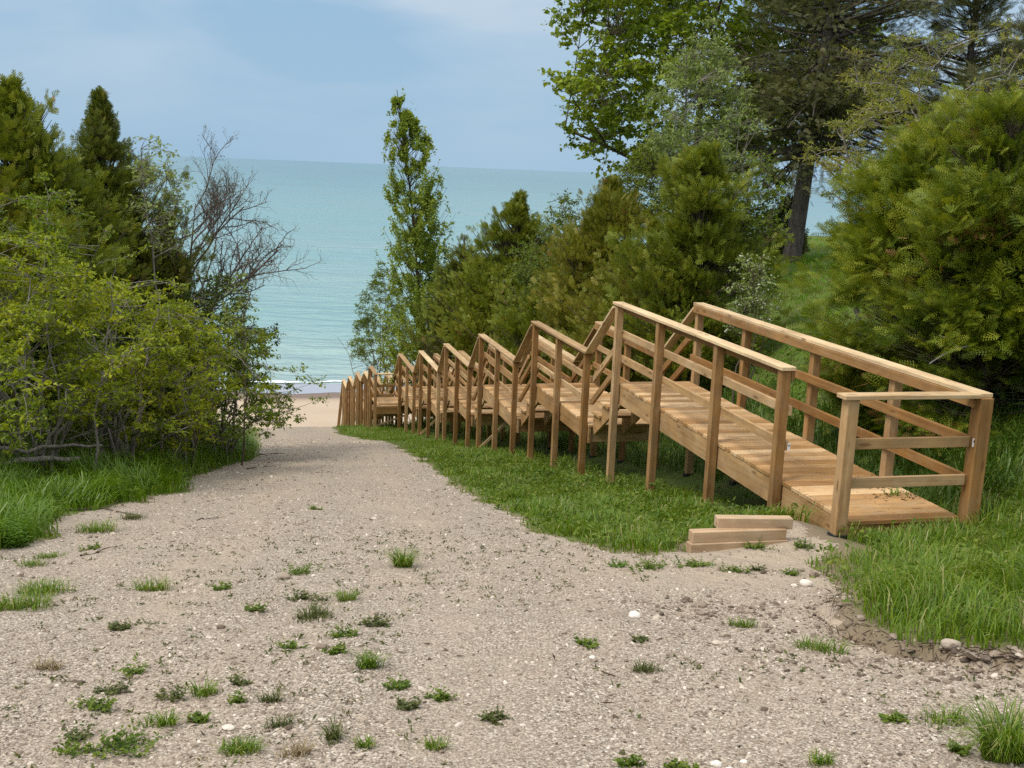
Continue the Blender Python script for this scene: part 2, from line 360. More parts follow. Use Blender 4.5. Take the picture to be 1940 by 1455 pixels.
# ------------------------------------------------------------------ terrain
def build_terrain():
    ss = np.concatenate([np.linspace(-150, -8, 12)[:-1], np.arange(-8, 2.2, .4), np.arange(2.2, 7.4, .04), np.arange(7.4, 14, .09), np.arange(14, 44, .3), np.arange(44, 90, 1.0), [90., 110.]])
    nn = np.concatenate([np.linspace(-300, -26, 14)[:-1], np.arange(-26, -9, 1.), np.arange(-9, -2.6, .2), np.arange(-2.6, 5.6, .05), np.arange(5.6, 16, .25), np.arange(16, 40, 1.), np.linspace(40, 300, 14)])
    S, N = np.meshgrid(ss, nn, indexing='ij')
    Z = H(S, N)
    X, Y = xy(S, N)
    V = np.stack([X, Y, Z], -1).reshape(-1, 3)
    a, b = len(ss), len(nn)
    idx = np.arange(a * b).reshape(a, b)
    Q = np.stack([idx[:-1, :-1], idx[1:, :-1], idx[1:, 1:], idx[:-1, 1:]], -1).reshape(-1, 4)[:, ::-1]
    sc = (.25 * (S[:-1, :-1] + S[1:, :-1] + S[1:, 1:] + S[:-1, 1:])).ravel(); nc = (.25 * (N[:-1, :-1] + N[1:, :-1] + N[1:, 1:] + N[:-1, 1:])).ravel()
    g = grass_mask(sc, nc)
    sand = sc > 46 + 2 * fbm(nc * .3, nc * 0, 5, 2)
    G = grass_mask(S, N)
    mound = np.exp(-((S - 8.0) / .9) ** 2 - ((N - 4.0) / .9) ** 2) + .8 * np.exp(-((S - 6.5) / 1.0) ** 2 - ((N - 3.4) / 1.1) ** 2) + .55 * np.exp(-((S - 4.6) / 1.0) ** 2 - ((N - 3.1) / .5) ** 2)
    wet = sstep((S - 68.5) / 1.6)
    ctr = left_edge(S) * .45 + .55 * np.where(S < 8, 2.6, 3.0) + .15 * np.sin(S * .3); trk = sum(np.exp(-((N - ctr - o) / .26) ** 2) for o in (-.78, .78)) * sstep((S - 3.) / 4)
    mound = np.maximum(mound, .42 * trk)
    soil = np.where(S > 46, wet, np.where(G > 0, np.maximum(1 - sstep(G / np.where(S < 5.7, .3, .12)), np.clip(mound * 1.5 - .1, 0, 1)), np.clip(np.maximum(mound, np.where((S < 6.2) & (N > 1.), 1 - sstep(-G / .3), 0)), 0, 1)))
    for nm, sel, mat in (('gravel_path', (g <= 0) & ~sand, 'gravel'), ('ground', (g > 0) & ~sand, 'soil'), ('beach', sand, 'sand')):
        q = Q[sel]; u, inv = np.unique(q, return_inverse=True)
        mb = MB(); mb.add(V[u], inv.reshape(-1, 4), soil=soil.ravel()[u])
        tag(mb.build(nm, M[mat], None, True), kind='structure')
build_terrain()
mb = MB(); z = LAKE
ys = [40, 90, 200, 600, 2000, 8000, 30000, 90000]; xs = [-90000, -9000, -1500, -300, 0, 300, 1500, 9000, 90000]
V = [(x, y, z) for y in ys for x in xs]; k = len(xs)
mb.add(V, [(j * k + i, j * k + i + 1, (j + 1) * k + i + 1, (j + 1) * k + i) for j in range(len(ys) - 1) for i in range(k - 1)])
tag(mb.build('lake_water', M['water'], None, True), kind='structure')
# waterline: sheet of wash on the sand and a broken band of foam
def ribbon(name, s0, s1, z, mat, wob, seed, n0=-40, n1=70, label=None):
    nn = np.arange(n0, n1, .25); mb = MB()
    a = s0 + wob * fbm(nn * .35, nn * 0, seed, 4) * 2; b = s1 + wob * fbm(nn * .5, nn * 0 + 9, seed + 1, 4) * 2
    b = np.maximum(b, a + .05); Vv = []
    for j, t in enumerate((0, .33, .66, 1)):
        s = a + (b - a) * t; x, y = xy(s, nn); Vv.append(np.stack([x, y, np.full(len(nn), z) if np.isscalar(z) else H(s, nn) + z[0]], -1))
    Vv = np.concatenate(Vv); m = len(nn)
    Q = [(j * m + i, j * m + i + 1, (j + 1) * m + i + 1, (j + 1) * m + i) for j in range(3) for i in range(m - 1)]
    o = mb.add(Vv, Q).build(name, mat, None, True); return tag(o, kind='stuff' if label else 'structure', label=label, cat='foam' if label else None)
SHORE = 50 + .9 / .036
ribbon('wash_water', 71.5, 76.2, (.012,), M['wash'], .9, 21)
ribbon('surf_foam', 75.6, 76.2, LAKE + .06, M['foam'], .8, 31, label='thin white line of breaking foam along the waterline of the beach')

# ------------------------------------------------------------------ lumber
_c = [(x, y, z) for x in (-1, 1) for y in (-1, 1) for z in (-1, 1)]
def _boxtopo():
    vs = []; idx = {}
    for ci, c in enumerate(_c):
        for ax in range(3): idx[(ci, ax)] = len(vs); vs.append((c, ax))
    Q = []; T = []
    for ax in range(3):
        o = [a for a in range(3) if a != ax]
        for sg in (-1, 1):
            ring = []
            for p, q in ((-1, -1), (1, -1), (1, 1), (-1, 1)):
                c = [0, 0, 0]; c[ax] = sg; c[o[0]] = p; c[o[1]] = q; ring.append(idx[(_c.index(tuple(c)), ax)])
            Q.append(ring)
    for ax in range(3):
        o = [a for a in range(3) if a != ax]
        for p in (-1, 1):
            for q in (-1, 1):
                c0 = [0, 0, 0]; c1 = [0, 0, 0]; c0[ax] = -1; c1[ax] = 1
                for c in (c0, c1): c[o[0]] = p; c[o[1]] = q
                i0 = _c.index(tuple(c0)); i1 = _c.index(tuple(c1))
                Q.append([idx[(i0, o[0])], idx[(i1, o[0])], idx[(i1, o[1])], idx[(i0, o[1])]])
    for ci in range(8): T.append([idx[(ci, 0)], idx[(ci, 1)], idx[(ci, 2)]])
    def pos(h, c):
        P = []
        for (cc, ax) in vs:
            P.append([cc[a] * (h[a] - (0 if a == ax else c)) for a in range(3)])
        return np.array(P)
    P = pos((1, 1, 1), .1)
    def fix(f):
        p = P[f]; nrm = np.cross(p[1] - p[0], p[2] - p[0]); return f if nrm @ p.mean(0) > 0 else f[::-1]
    return pos, np.array([fix(f) for f in Q]), np.array([fix(f) for f in T])
_pos, BQ, BT = _boxtopo()
def beam(mb, p0, p1, w, t, up=(0, 0, 1), c=.003, mi=0):
    """a sawn board from p0 to p1 (centre line), w across, t along 'up'"""
    p0 = np.asarray(p0, float); p1 = np.asarray(p1, float); x = p1 - p0; Ln = np.linalg.norm(x); x /= Ln
    u = np.asarray(up, float); u = u - x * (u @ x); u /= np.linalg.norm(u); y = np.cross(u, x)
    P = _pos((Ln / 2, w / 2, t / 2), c)
    V = (p0 + p1) / 2 + P @ np.array([x, y, u])
    r = rng.random()
    mb.add(V, BQ, BT, mi=mi, rnd=r, bc=P + rng.random(3) * 60)
    return mb

stair = empty('wooden_stairway', pt(7.7, 5.3, -2.86), 'long new wooden stairway of level platforms and short flights stepping down to the beach', 'stairway')
NL, W = 4.66, 1.27                      # left edge of the cap rail and full width over the caps
CAPW, PO = .14, .089
def ground_at(s, n): return float(H(np.array([s]), np.array([n]))[0])
CAPH = 1.07
def post(parent, s, n, ztop, zbot=None, wd=PO):
    g = ground_at(s, n) if zbot is None else zbot
    mb = MB(); b = pt(s, n, g - .12)
    j = (rng.random(2) - .5) * .012
    beam(mb, b, pt(s + j[0], n + j[1], ztop), wd, wd, up=NV)
    beam(mb, pt(s, n, g - .2), pt(s, n, g + .035), wd + .02, wd + .02, up=NV, mi=1)
    return mb.build('post', [M['wood'], M['black']], parent)
def rails_level(parent, s0, s1, n_in, zd, side, n_cap):
    """cap, board under the cap and two guard rails on the inner face of the posts"""
    mb = MB(); zc = zd + CAPH
    beam(mb, pt(s0, n_cap, zc - .018), pt(s1, n_cap, zc - .018), CAPW, .036, c=.004)
    o = mb.build('handrail', M['capwood'], parent)
    mb = MB(); beam(mb, pt(s0 + .03, n_in, zc - .036 - .046), pt(s1 - .03, n_in, zc - .036 - .046), .036, .088); mb.build('rail_backing', M['wood'], parent)
    for h in (.335, .66):
        mb = MB(); beam(mb, pt(s0 + .03, n_in, zd + h), pt(s1 - .03, n_in, zd + h), .036, .088); mb.build('guard_rail', M['wood'], parent)
def platform(s0, s1, zd, nl=NL, w=W, left=True, posts=None, brace=False, gate=None, left_range=None, rposts=None):
    """s0 near end, s1 far end, zd deck level"""
    ni, no = nl + .115, nl + w - .115                   # inner faces of the posts
    mb = MB(); s = s0 + .0
    k = int(round((s1 - s0) / .1435)); st = (s1 - s0) / k
    for i in range(k):
        a = s0 + st * (i + .5); dz = (rng.random() - .5) * .003
        e0, e1 = (rng.random(2) - .5) * .012
        beam(mb, pt(a, ni + .004 + e0, zd - .019 + dz), pt(a, no - .004 + e1, zd - .019 - dz), st - .006, .038, c=.004)
    for i in range(k if zd > -5 else 0):                       # screw heads, two at each bearer
        for n in (ni + .03, (ni + no) / 2, no - .03):
            for ds in (-.035, .035):
                c = pt(s0 + st * (i + .5) + ds + (rng.random() - .5) * .012, n + (rng.random() - .5) * .014, zd + .0028); aa = np.arange(6) * math.pi / 3
                mb.add(c + np.stack([np.cos(aa), np.sin(aa), 0 * aa], -1) * .0048, None, [(0, 1, 2), (0, 2, 3), (0, 3, 4), (0, 4, 5)], mi=1, rnd=0., bc=np.zeros((6, 3)))
    deck = mb.build('platform', [M['deckwood'], M['screw']], stair)
    for n in (ni + .03, no - .03):
        mb = MB(); beam(mb, pt(s0 + .01, n, zd - .04 - .12), pt(s1 - .01, n, zd - .04 - .12), .038, .235); mb.build('stringer', M['wood'], deck)
    for s in (s0 + .06, s1 - .06):
        mb = MB(); beam(mb, pt(s, ni + .052, zd - .04 - .116), pt(s, no - .052, zd - .04 - .116), .038, .225); mb.build('beam', M['wood'], deck)
    posts = posts or [s0 + .1, (s0 + s1) / 2, s1 - .07]
    zt = zd + CAPH - .037
    nlp, nrp = nl + .07, nl + w - .07
    for s in posts: post(deck, s, nlp, zt)
    for s in (rposts or posts): post(deck, s, nrp, zt)
    lr = left_range or (s0 + .0, s1)
    rails_level(deck, lr[0], lr[1], ni + .018, zd, -1, nlp - .0)
    rails_level(deck, s0 - (.0 if not gate else .07), s1, no - .018, zd, 1, nrp)
    if brace:
        mb = MB(); s = s1 - .12
        beam(mb, pt(s, nlp + .02, ground_at(s, nlp) + .06), pt(s, nrp - .02, zd - .28), .02, .06); mb.build('brace', M['capwood'], deck)
    return deck
def flight(s0, s1, z0, z1, nl=NL, w=W, steps=4, top=True, rails=True):
    """from deck level z0 at s0 down to z1 at s1"""
    ni, no = nl + .115, nl + w - .115; mb = MB()
    run = (s1 - s0) / (steps - 1) if steps > 1 else s1 - s0; rise = (z0 - z1) / steps
    for i in range(1, steps):
        a = s0 + (i - 1) * run; zz = z0 - rise * i
        for h in (.25, .75): beam(mb, pt(a + run * h * .96 + .0, ni + .03, zz - .019), pt(a + run * h * .96, no - .03, zz - .019), run * .46, .038, c=.004)
    fl = mb.build('stair_flight', M['deckwood'], stair)
    for n in (ni + .09, (ni + no) / 2, no - .09):       # sawtooth carriages
        prof = [(s0, z0 - .045)]
        for i in range(1, steps):
            zz = z0 - rise * i - .04; prof += [(s0 + (i - 1) * run + .002, zz), (s0 + i * run, zz)]
        prof += [(s1, z1 - .03)]
        low = [(s0, z0 - .30 - .03), (s1 - .05, z1 - .14)]
        tops = prof; mb = MB(); P = []
        pr = tops + [low[1], low[0]]
        # strips between the saw edge and the straight lower edge
        k = len(tops); lo = [(low[0][0] + (low[1][0] - low[0][0]) * i / (k - 1), low[0][1] + (low[1][1] - low[0][1]) * i / (k - 1)) for i in range(k)]
        V = []
        for dn in (-.019, .019):
            V += [pt(a, n + dn, b) for a, b in tops] + [pt(a, n + dn, b) for a, b in lo]
        Q = []
        for i in range(k - 1):
            Q.append((i, i + 1, k + i + 1, k + i)); Q.append((2 * k + i + 1, 2 * k + i, 3 * k + i, 3 * k + i + 1))
            Q.append((i + 1, i, 2 * k + i, 2 * k + i + 1)); Q.append((k + i, k + i + 1, 3 * k + i + 1, 3 * k + i))
        Q.append((0, k, 3 * k, 2 * k)); Q.append((2 * k - 1, k - 1, 3 * k - 1, 4 * k - 1))
        V = np.array(V); bc = np.stack([V @ SV, V[:, 2], V @ NV], -1)
        mb.add(V, Q, rnd=rng.random(), bc=bc); mb.build('stringer', M['wood'], fl)
    if rails:
        sl = (z1 - z0) / (s1 - s0)
        for n_cap, n_in in ((nl + .07, ni + .018), (nl + w - .07, no - .018)):
            mb = MB(); beam(mb, pt(s0 + .01, n_cap, z0 + CAPH - .075), pt(s1 - .02, n_cap, z1 + CAPH + .0), CAPW - .01, .036, c=.004); mb.build('handrail', M['capwood'], fl)
            for h in (.3, .62):
                mb = MB(); beam(mb, pt(s0 - .03, n_in + (.037 if n_in < nl + .5 else -.037), z0 + h - .02), pt(s1 + .06, n_in + (.037 if n_in < nl + .5 else -.037), z1 + h + .02), .036, .088); mb.build('guard_rail', M['wood'], fl)
    return fl
ZC = [-1.643, -2.489, -3.358, -4.215, -5.043, -5.839]
SF = [13.62, 17.80, 22.05, 26.10, 29.98, 34.15]; SNR = [7.72, 14.72, 18.92, 23.02, 26.9, 30.95]
ZD = [z - CAPH for z in ZC]
d1 = platform(SNR[0], SF[0], ZD[0], posts=[8.93, 10.37, 12.05, 13.53], rposts=[8.93, 10.43, 12.1, 13.55], left_range=(8.86, SF[0]), gate=True)
# closed near end: two corner posts, cap and two rails across
for n in (NL + .0, NL + W - .07): post(d1, SNR[0] - .04, n, ZC[0] - .037, wd=.1 if n < 5 else .12)
mb = MB(); beam(mb, pt(SNR[0] - .04, NL - .09, ZC[0] - .018), pt(SNR[0] - .04, NL + W - .142, ZC[0] - .018), CAPW, .036, c=.004); mb.build('handrail', M['capwood'], d1)
for h in (.335, .66):
    mb = MB(); beam(mb, pt(SNR[0] - .03, NL + .052, ZD[0] + h), pt(SNR[0] - .03, NL + W - .152, ZD[0] + h), .036, .088, up=(0, 0, 1)); mb.build('guard_rail', M['wood'], d1)
for s, n, z in ((SNR[0] - .075, NL + W - .133, ZD[0] + .66), (8.86, NL + .133, ZD[0] + .335)):   # paper end tags left on two rails
    mb = MB(); beam(mb, pt(s - .002, n - .012, z + .0), pt(s - .002, n + .012, z + .0), .004, .07, c=.0005)
    beam(mb, pt(s - .0052, n - .007, z + .012), pt(s - .0052, n + .004, z + .012), .003, .016, c=.0004, mi=1)
    tag(mb.build('end_tag', [M['white'], M['black']], d1), label='small white paper tag with a black mark')
for i in range(1, 6): platform(SNR[i], SF[i], ZD[i], brace=i in (2, 4))
for i in range(5): flight(SF[i], SNR[i + 1], ZD[i], ZD[i + 1])
# landing that steps the run sideways, then the lower run
NL2 = 4.02; ZL = -6.68 - CAPH
flight(SF[5], 35.15, ZD[5], ZL)
def landing():
    s0, s1 = 35.15, 36.6; n0, n1 = NL2, NL + W; mb = MB()
    k = 10; st = (s1 - s0) / k
    for i in range(k): beam(mb, pt(s0 + st * (i + .5), n0 + .1, ZL - .019), pt(s0 + st * (i + .5), n1 - .1, ZL - .019), st - .006, .038, c=.004)
    d = mb.build('platform', M['deckwood'], stair); zc = ZL + CAPH
    for s in (s0 + .02, s1 - .02):
        mb = MB(); beam(mb, pt(s, n0 + .1, ZL - .16), pt(s, n1 - .1, ZL - .16), .038, .235); mb.build('stringer', M['wood'], d)
    for s in (s0 + .05, s1 - .05):
        for n in (n0 + .07, n1 - .07): post(d, s, n, zc - .037)
    post(d, s1 - .05, NL2 + W, zc - .037)
    for (a, b, na, nb) in ((s0 + .05, s0 + .05, n0, NL + .0), (s1 - .05, s1 - .05, NL2 + W, n1), (s0 + .05, s1, n0 + .07, n0 + .07), (s0 + .05, s1, n1 - .07, n1 - .07)):
        mb = MB(); beam(mb, pt(a, na, zc - .018), pt(b, nb, zc - .018), CAPW, .036, c=.004); mb.build('handrail', M['capwood'], d)
        for h in (.335, .66):
            mb = MB(); beam(mb, pt(a, na + (.02 if na == n0 else 0), ZL + h), pt(b, nb - (.02 if nb == n1 else 0), ZL + h), .036, .088); mb.build('guard_rail', M['wood'], d)
    mb = MB(); beam(mb, pt(s0 + .1, n0 + .1, ground_at(s0, n0) + .1), pt(s0 + .1, n0 + 1.2, ZL - .3), .02, .06); mb.build('brace', M['capwood'], d)
landing()
low = [(37.0, 38.4, -7.2), (39.4, 41.2, -7.75), (42.2, 44.3, -8.5), (45.2, 47.2, -9.2)]
ps, pz = 36.6, ZL
for (a, b, zc) in low:
    flight(ps, a, pz, zc - CAPH, nl=NL2, steps=3); platform(a, b, zc - CAPH, nl=NL2); ps, pz = b, zc - CAPH
flight(ps, 50.6, pz, ground_at(50.6, 4.6) + .05, nl=NL2, steps=9)

# three short timbers stacked by the gate
def timber(pa, pb, zo, label, h=.088, w=.09):
    a = gpp(*pa); b = gpp(*pb); z0 = a[2] - .005; mb = MB()
    A = np.array([a[0], a[1], z0 + zo]); B = np.array([b[0], b[1], z0 + zo - .008])
    o = mb; beam(o, A, B, w, h, c=.005); tag(o.build('timber', M['timber']), label, 'timber', 'short timbers stacked beside the gate')
timber((1303, 1047), (1488, 1022), .045, 'bottom pale timber of the small stack beside the stairway gate')
timber((1306, 1046), (1484, 1022), .136, 'middle pale timber of the small stack beside the stairway gate')
timber((1352, 1039), (1496, 1020), .227, 'top pale timber of the small stack, set back towards the stairway post')

# ------------------------------------------------------------------ foliage tools
def unit(v): return v / (np.linalg.norm(v, axis=-1, keepdims=True) + 1e-9)
def tube(mb, P, R, sides=6, rnd=.5):
    P = np.asarray(P, float); R = np.asarray(R, float); k = len(P)
    D = unit(np.gradient(P, axis=0)); ref = np.array([0., 0, 1]) if abs(D[0][2]) < .9 else np.array([1., 0, 0])
    A = unit(np.cross(D, ref)); B = np.cross(D, A); a = np.arange(sides) * 2 * math.pi / sides
    V = (P[:, None] + R[:, None, None] * (A[:, None] * np.cos(a)[None, :, None] + B[:, None] * np.sin(a)[None, :, None])).reshape(-1, 3)
    i = np.arange(k - 1)[:, None] * sides; j = np.arange(sides)[None]; j2 = (j + 1) % sides
    Q = np.stack([i + j, i + j2, i + sides + j2, i + sides + j], -1).reshape(-1, 4)
    mb.add(V, Q)
def tubes(mb, P, R, sides=4):                      # many polylines at once: P (M,k,3), R (M,k)
    M_, k, _ = P.shape
    if M_ == 0: return
    D = unit(np.gradient(P, axis=1)); ref = np.where(np.abs(D[:, :1, 2:3]) < .9, np.array([0., 0, 1]), np.array([1., 0, 0]))
    A = unit(np.cross(D, np.broadcast_to(ref, D.shape))); B = np.cross(D, A); a = np.arange(sides) * 2 * math.pi / sides
    V = (P[:, :, None] + R[:, :, None, None] * (A[:, :, None] * np.cos(a)[None, None, :, None] + B[:, :, None] * np.sin(a)[None, None, :, None])).reshape(-1, 3)
    m = np.arange(M_)[:, None, None] * k * sides; i = np.arange(k - 1)[None, :, None] * sides; j = np.arange(sides)[None, None]; j2 = (j + 1) % sides
    Q = np.stack([m + i + j, m + i + j2, m + i + sides + j2, m + i + sides + j], -1).reshape(-1, 4)
    mb.add(V, Q)
def leaves(mb, C, D, Nn, Ln, Wd, rnd, fold=.15):
    S = unit(np.cross(D, Nn)); Ln = Ln[:, None]; Wd = Wd[:, None]; Nn = unit(np.cross(S, D))
    V = np.stack([C, C + D * Ln * .42 + S * Wd * .5 + Nn * Wd * fold, C + D * Ln - Nn * Ln * .12, C + D * Ln * .42 - S * Wd * .5 + Nn * Wd * fold], 1)
    n = len(C); i = np.arange(n)[:, None] * 4
    T = np.concatenate([np.concatenate([i, i + 1, i + 2], 1), np.concatenate([i, i + 2, i + 3], 1)])
    mb.add(V.reshape(-1, 3), None, T, rnd=np.repeat(np.clip(rnd, 0, 1), 4))
def rdir(n, r, zb=0., zs=1.):
    v = r.normal(size=(n, 3)); v[:, 2] = v[:, 2] * zs + zb; return unit(v)
def spray_template(kind):
    """flat fan of scale-leaf twigs in the x-y plane, length 1 along x"""
    segs = []
    if kind == 'fine':
        segs.append((0, 0, 0, 1., .09))
        for k in range(7):
            x = .10 + k * .125; l = .42 * (1 - .09 * k) * (.8 if k == 0 else 1)
            for sg in (-1, 1): segs.append((x, 0, sg * .72, l, .085))
    elif kind == 'frond':
        for k in range(5): segs.append((.12 + k * .18, 0, (.15 if k % 2 else -.15), .2, .05))
        for k in range(6):
            x = .06 + k * .15; l = .46 * (1 - .11 * k)
            for sg in (-1, 1):
                a = sg * (.78 - .04 * k)
                for q in range(3):
                    f = (.12, .42, .70)[q]; segs.append((x + math.cos(a) * l * f, math.sin(a) * l * f, a + sg * (.45, -.5, 0.)[q], l * .42, .055))
    elif kind == 'needle':
        segs.append((0, 0, 0, 1., .05))
        for k in range(7):
            x = .08 + k * .12
            for sg in (-1, 1): segs.append((x, 0, sg * .8, .34 * (1.1 - .07 * k), .055))
    else:
        segs.append((0, 0, 0, .55, .09)); segs.append((.5, 0, .1, .5, .09))
        for k in range(4):
            x = .08 + k * .21; l = .55 * (1 - .14 * k)
            for sg in (-1, 1): segs.append((x, 0, sg * (.8 - .08 * k), l, .105))
    V = []
    for (x, y, a, l, w) in segs:
        d = np.array([math.cos(a), math.sin(a)]); p = np.array([-d[1], d[0]]); o = np.array([x, y])
        for q in (o, o + d * l * .5 + p * w / 2, o + d * l, o + d * l * .5 - p * w / 2):
            V.append((q[0], q[1], -.10 * (q[0] ** 2) - .25 * abs(q[1]) ** 1.5))
    return np.array(V)
SPR = {k: spray_template(k) for k in ('fine', 'coarse', 'needle', 'frond')}
def sprays(mb, kind, C, D, Nn, Ln, rnd, r, jit=.12):
    T = SPR[kind]; k = len(T); jit = .34 if kind != 'needle' else .2; n = len(C)
    S = unit(np.cross(Nn, D)); Nn = np.cross(D, S)
    V = C[:, None] + Ln[:, None, None] * (T[None, :, 0:1] * D[:, None] + T[None, :, 1:2] * S[:, None] + T[None, :, 2:3] * Nn[:, None])
    Q = (np.arange(n * k // 4)[:, None] * 4 + np.arange(4)[None])
    rr = np.repeat(rnd, k // 4) + (r.random(n * k // 4) - .5) * jit
    mb.add(V.reshape(-1, 3), Q, rnd=np.repeat(np.clip(rr, 0, 1), 4))
def prof(pts, t): p = np.array(pts); return np.interp(t, p[:, 0], p[:, 1])
def basept(px, Y, off=0.):
    """foot of a plant: under the photograph's column px (at mid height) and Y metres ahead"""
    q = at_y(px, 520, Y); return np.array([q[0], q[1], hz(q[0], q[1]) - .05])
def topz(px, py, Y): return at_y(px, py, Y)[2]

def in_lane(P):                                     # kept clear of the stairway, as if pruned
    a, b = sn(P[:, 0], P[:, 1]); return (a > 6.8) & (a < 52) & (b > np.where(a < 35, 4.4, 3.8)) & (b < 6.08) & (P[:, 2] < -1.35 - .205 * (a - 13.6))
def conifer(name, label, cat, px, Y, ytop, R, mat, seed, prf=((0, .7), (.15, 1.), (.5, .72), (.8, .36), (1, .03)), nb=None, el=(.35, .75), sp='coarse', spl=.22, dens=1., start=.06, upw=.18, face=.3, brs=1.,
            bark='bark', group=None, lump=.45, lean=(0, 0), inner=.38, dead=0, tintspread=.55, base=None, trunk_r=None, gap=.0, gf=3.2, deadf=0):
    r = np.random.default_rng(seed)
    B = basept(px, Y) if base is None else np.array(base, float); Ht = topz(px, ytop, Y) - B[2]
    root = empty(name, B, label, cat, group)
    tr = MB(); k = 9; Htop = Ht; Ht = Ht * .97; tt = np.linspace(0, 1, k); R0 = trunk_r or max(.05, .016 * Ht + .03)
    wob = np.cumsum(r.normal(size=(k, 2)) * .012 * Ht, 0); wob -= wob[0]
    TP = np.stack([B[0] + wob[:, 0] * .6 + lean[0] * tt, B[1] + wob[:, 1] * .6 + lean[1] * tt, B[2] - .15 + (Ht + .1) * tt], -1)
    tube(tr, TP, R0 * (1 - .93 * tt) + .006, 8)
    nb = nb or int(40 * Ht)
    t = start + (1 - start) * np.sort(r.random(nb)) ** 1.05
    az = r.random(nb) * 2 * math.pi
    lum = 1 + lump * 2 * (vn(az * 1.3 + 10, t * 6, seed) - .5) + lump * (vn(az * 3, t * 14, seed + 3) - .5)
    ln = R * prof(prf, t) * lum * (.78 + .3 * r.random(nb))
    ln = np.maximum(ln, .06 * R + .05)
    e = np.interp(t, [0, 1], el) + r.normal(size=nb) * .14
    O = np.stack([np.interp(t, tt, TP[:, j]) for j in range(3)], -1)
    Dh = np.stack([np.cos(az), np.sin(az), np.zeros(nb)], -1)
    ks = 5; u = np.linspace(0, 1, ks)
    curve = (np.sin(e)[:, None] * u + .25 * (u ** 2) * np.sign(.05 + np.sin(e))[:, None] * .5)
    BP = O[:, None] + Dh[:, None] * (ln[:, None] * u)[..., None] * np.cos(e)[:, None, None]
    BP[..., 2] += ln[:, None] * curve
    BR = (.010 + .012 * ln[:, None]) * (1 - .85 * u)[None]
    tubes(tr, BP, BR * brs * (.8 if Ht < 5 else 1.2), 4)
    # sprays along the branches
    cnt = np.maximum((dens * ln / spl * 9).astype(int), 4)
    bi = np.repeat(np.arange(nb), cnt); m = len(bi)
    uu = inner + (1 - inner) * r.random(m) ** .75
    f = uu * (ks - 1); i0 = np.minimum(f.astype(int), ks - 2); fr = (f - i0)[:, None]
    P = BP[bi, i0] * (1 - fr) + BP[bi, i0 + 1] * fr
    bd = unit(BP[bi, i0 + 1] - BP[bi, i0]); lat = unit(np.cross(bd, np.array([0, 0, 1.])))
    side = (r.random(m) - .5) * 2; wid = ln[bi] * .46 * (1.1 - .75 * uu) + .03
    P = P + lat * (side * wid)[:, None] + np.stack([np.zeros(m), np.zeros(m), (r.random(m) - .55) * (.22 * ln[bi] + .05)], -1) + r.normal(size=(m, 3)) * .02
    D = unit(bd + lat * (side * .9)[:, None] + r.normal(size=(m, 3)) * .38 + np.array([0, 0, upw]))
    Nn = unit(np.array([0, 0, .8]) + r.normal(size=(m, 3)) * .75 + Dh[bi] * face)
    tint = r.random(nb) * tintspread + (1 - tintspread) * .5
    tint = .6 * tint + .4 * vn(az * 2, t * 5, seed + 8)
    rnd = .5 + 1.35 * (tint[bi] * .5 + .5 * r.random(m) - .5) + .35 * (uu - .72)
    if gap > 0: keep = .6 * vn(P[:, 0] * gf + P[:, 1] * 1.3, P[:, 2] * gf * 1.25, seed + 5) + .4 * vn(P[:, 1] * gf - P[:, 0] * .7, P[:, 2] * gf * 2, seed + 6) > gap; P, D, Nn, rnd = P[keep], D[keep], Nn[keep], rnd[keep]; m = len(P)
    ok = ~in_lane(P); P, D, Nn, rnd = P[ok], D[ok], Nn[ok], rnd[ok]; m = len(P)
    sz = spl * (.65 + .7 * r.random(m)); cr = MB(); dd = (r.random(m) < deadf * 9 * np.clip(vn(P[:, 0] * 4, P[:, 2] * 4, seed + 9) - .68, 0, 1)) if deadf else np.zeros(m, bool)
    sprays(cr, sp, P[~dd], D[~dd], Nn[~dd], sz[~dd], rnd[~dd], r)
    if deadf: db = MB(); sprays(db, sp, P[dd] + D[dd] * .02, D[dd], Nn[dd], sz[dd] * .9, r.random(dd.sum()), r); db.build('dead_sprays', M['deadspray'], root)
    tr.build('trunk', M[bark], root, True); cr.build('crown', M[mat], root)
    return root, BP

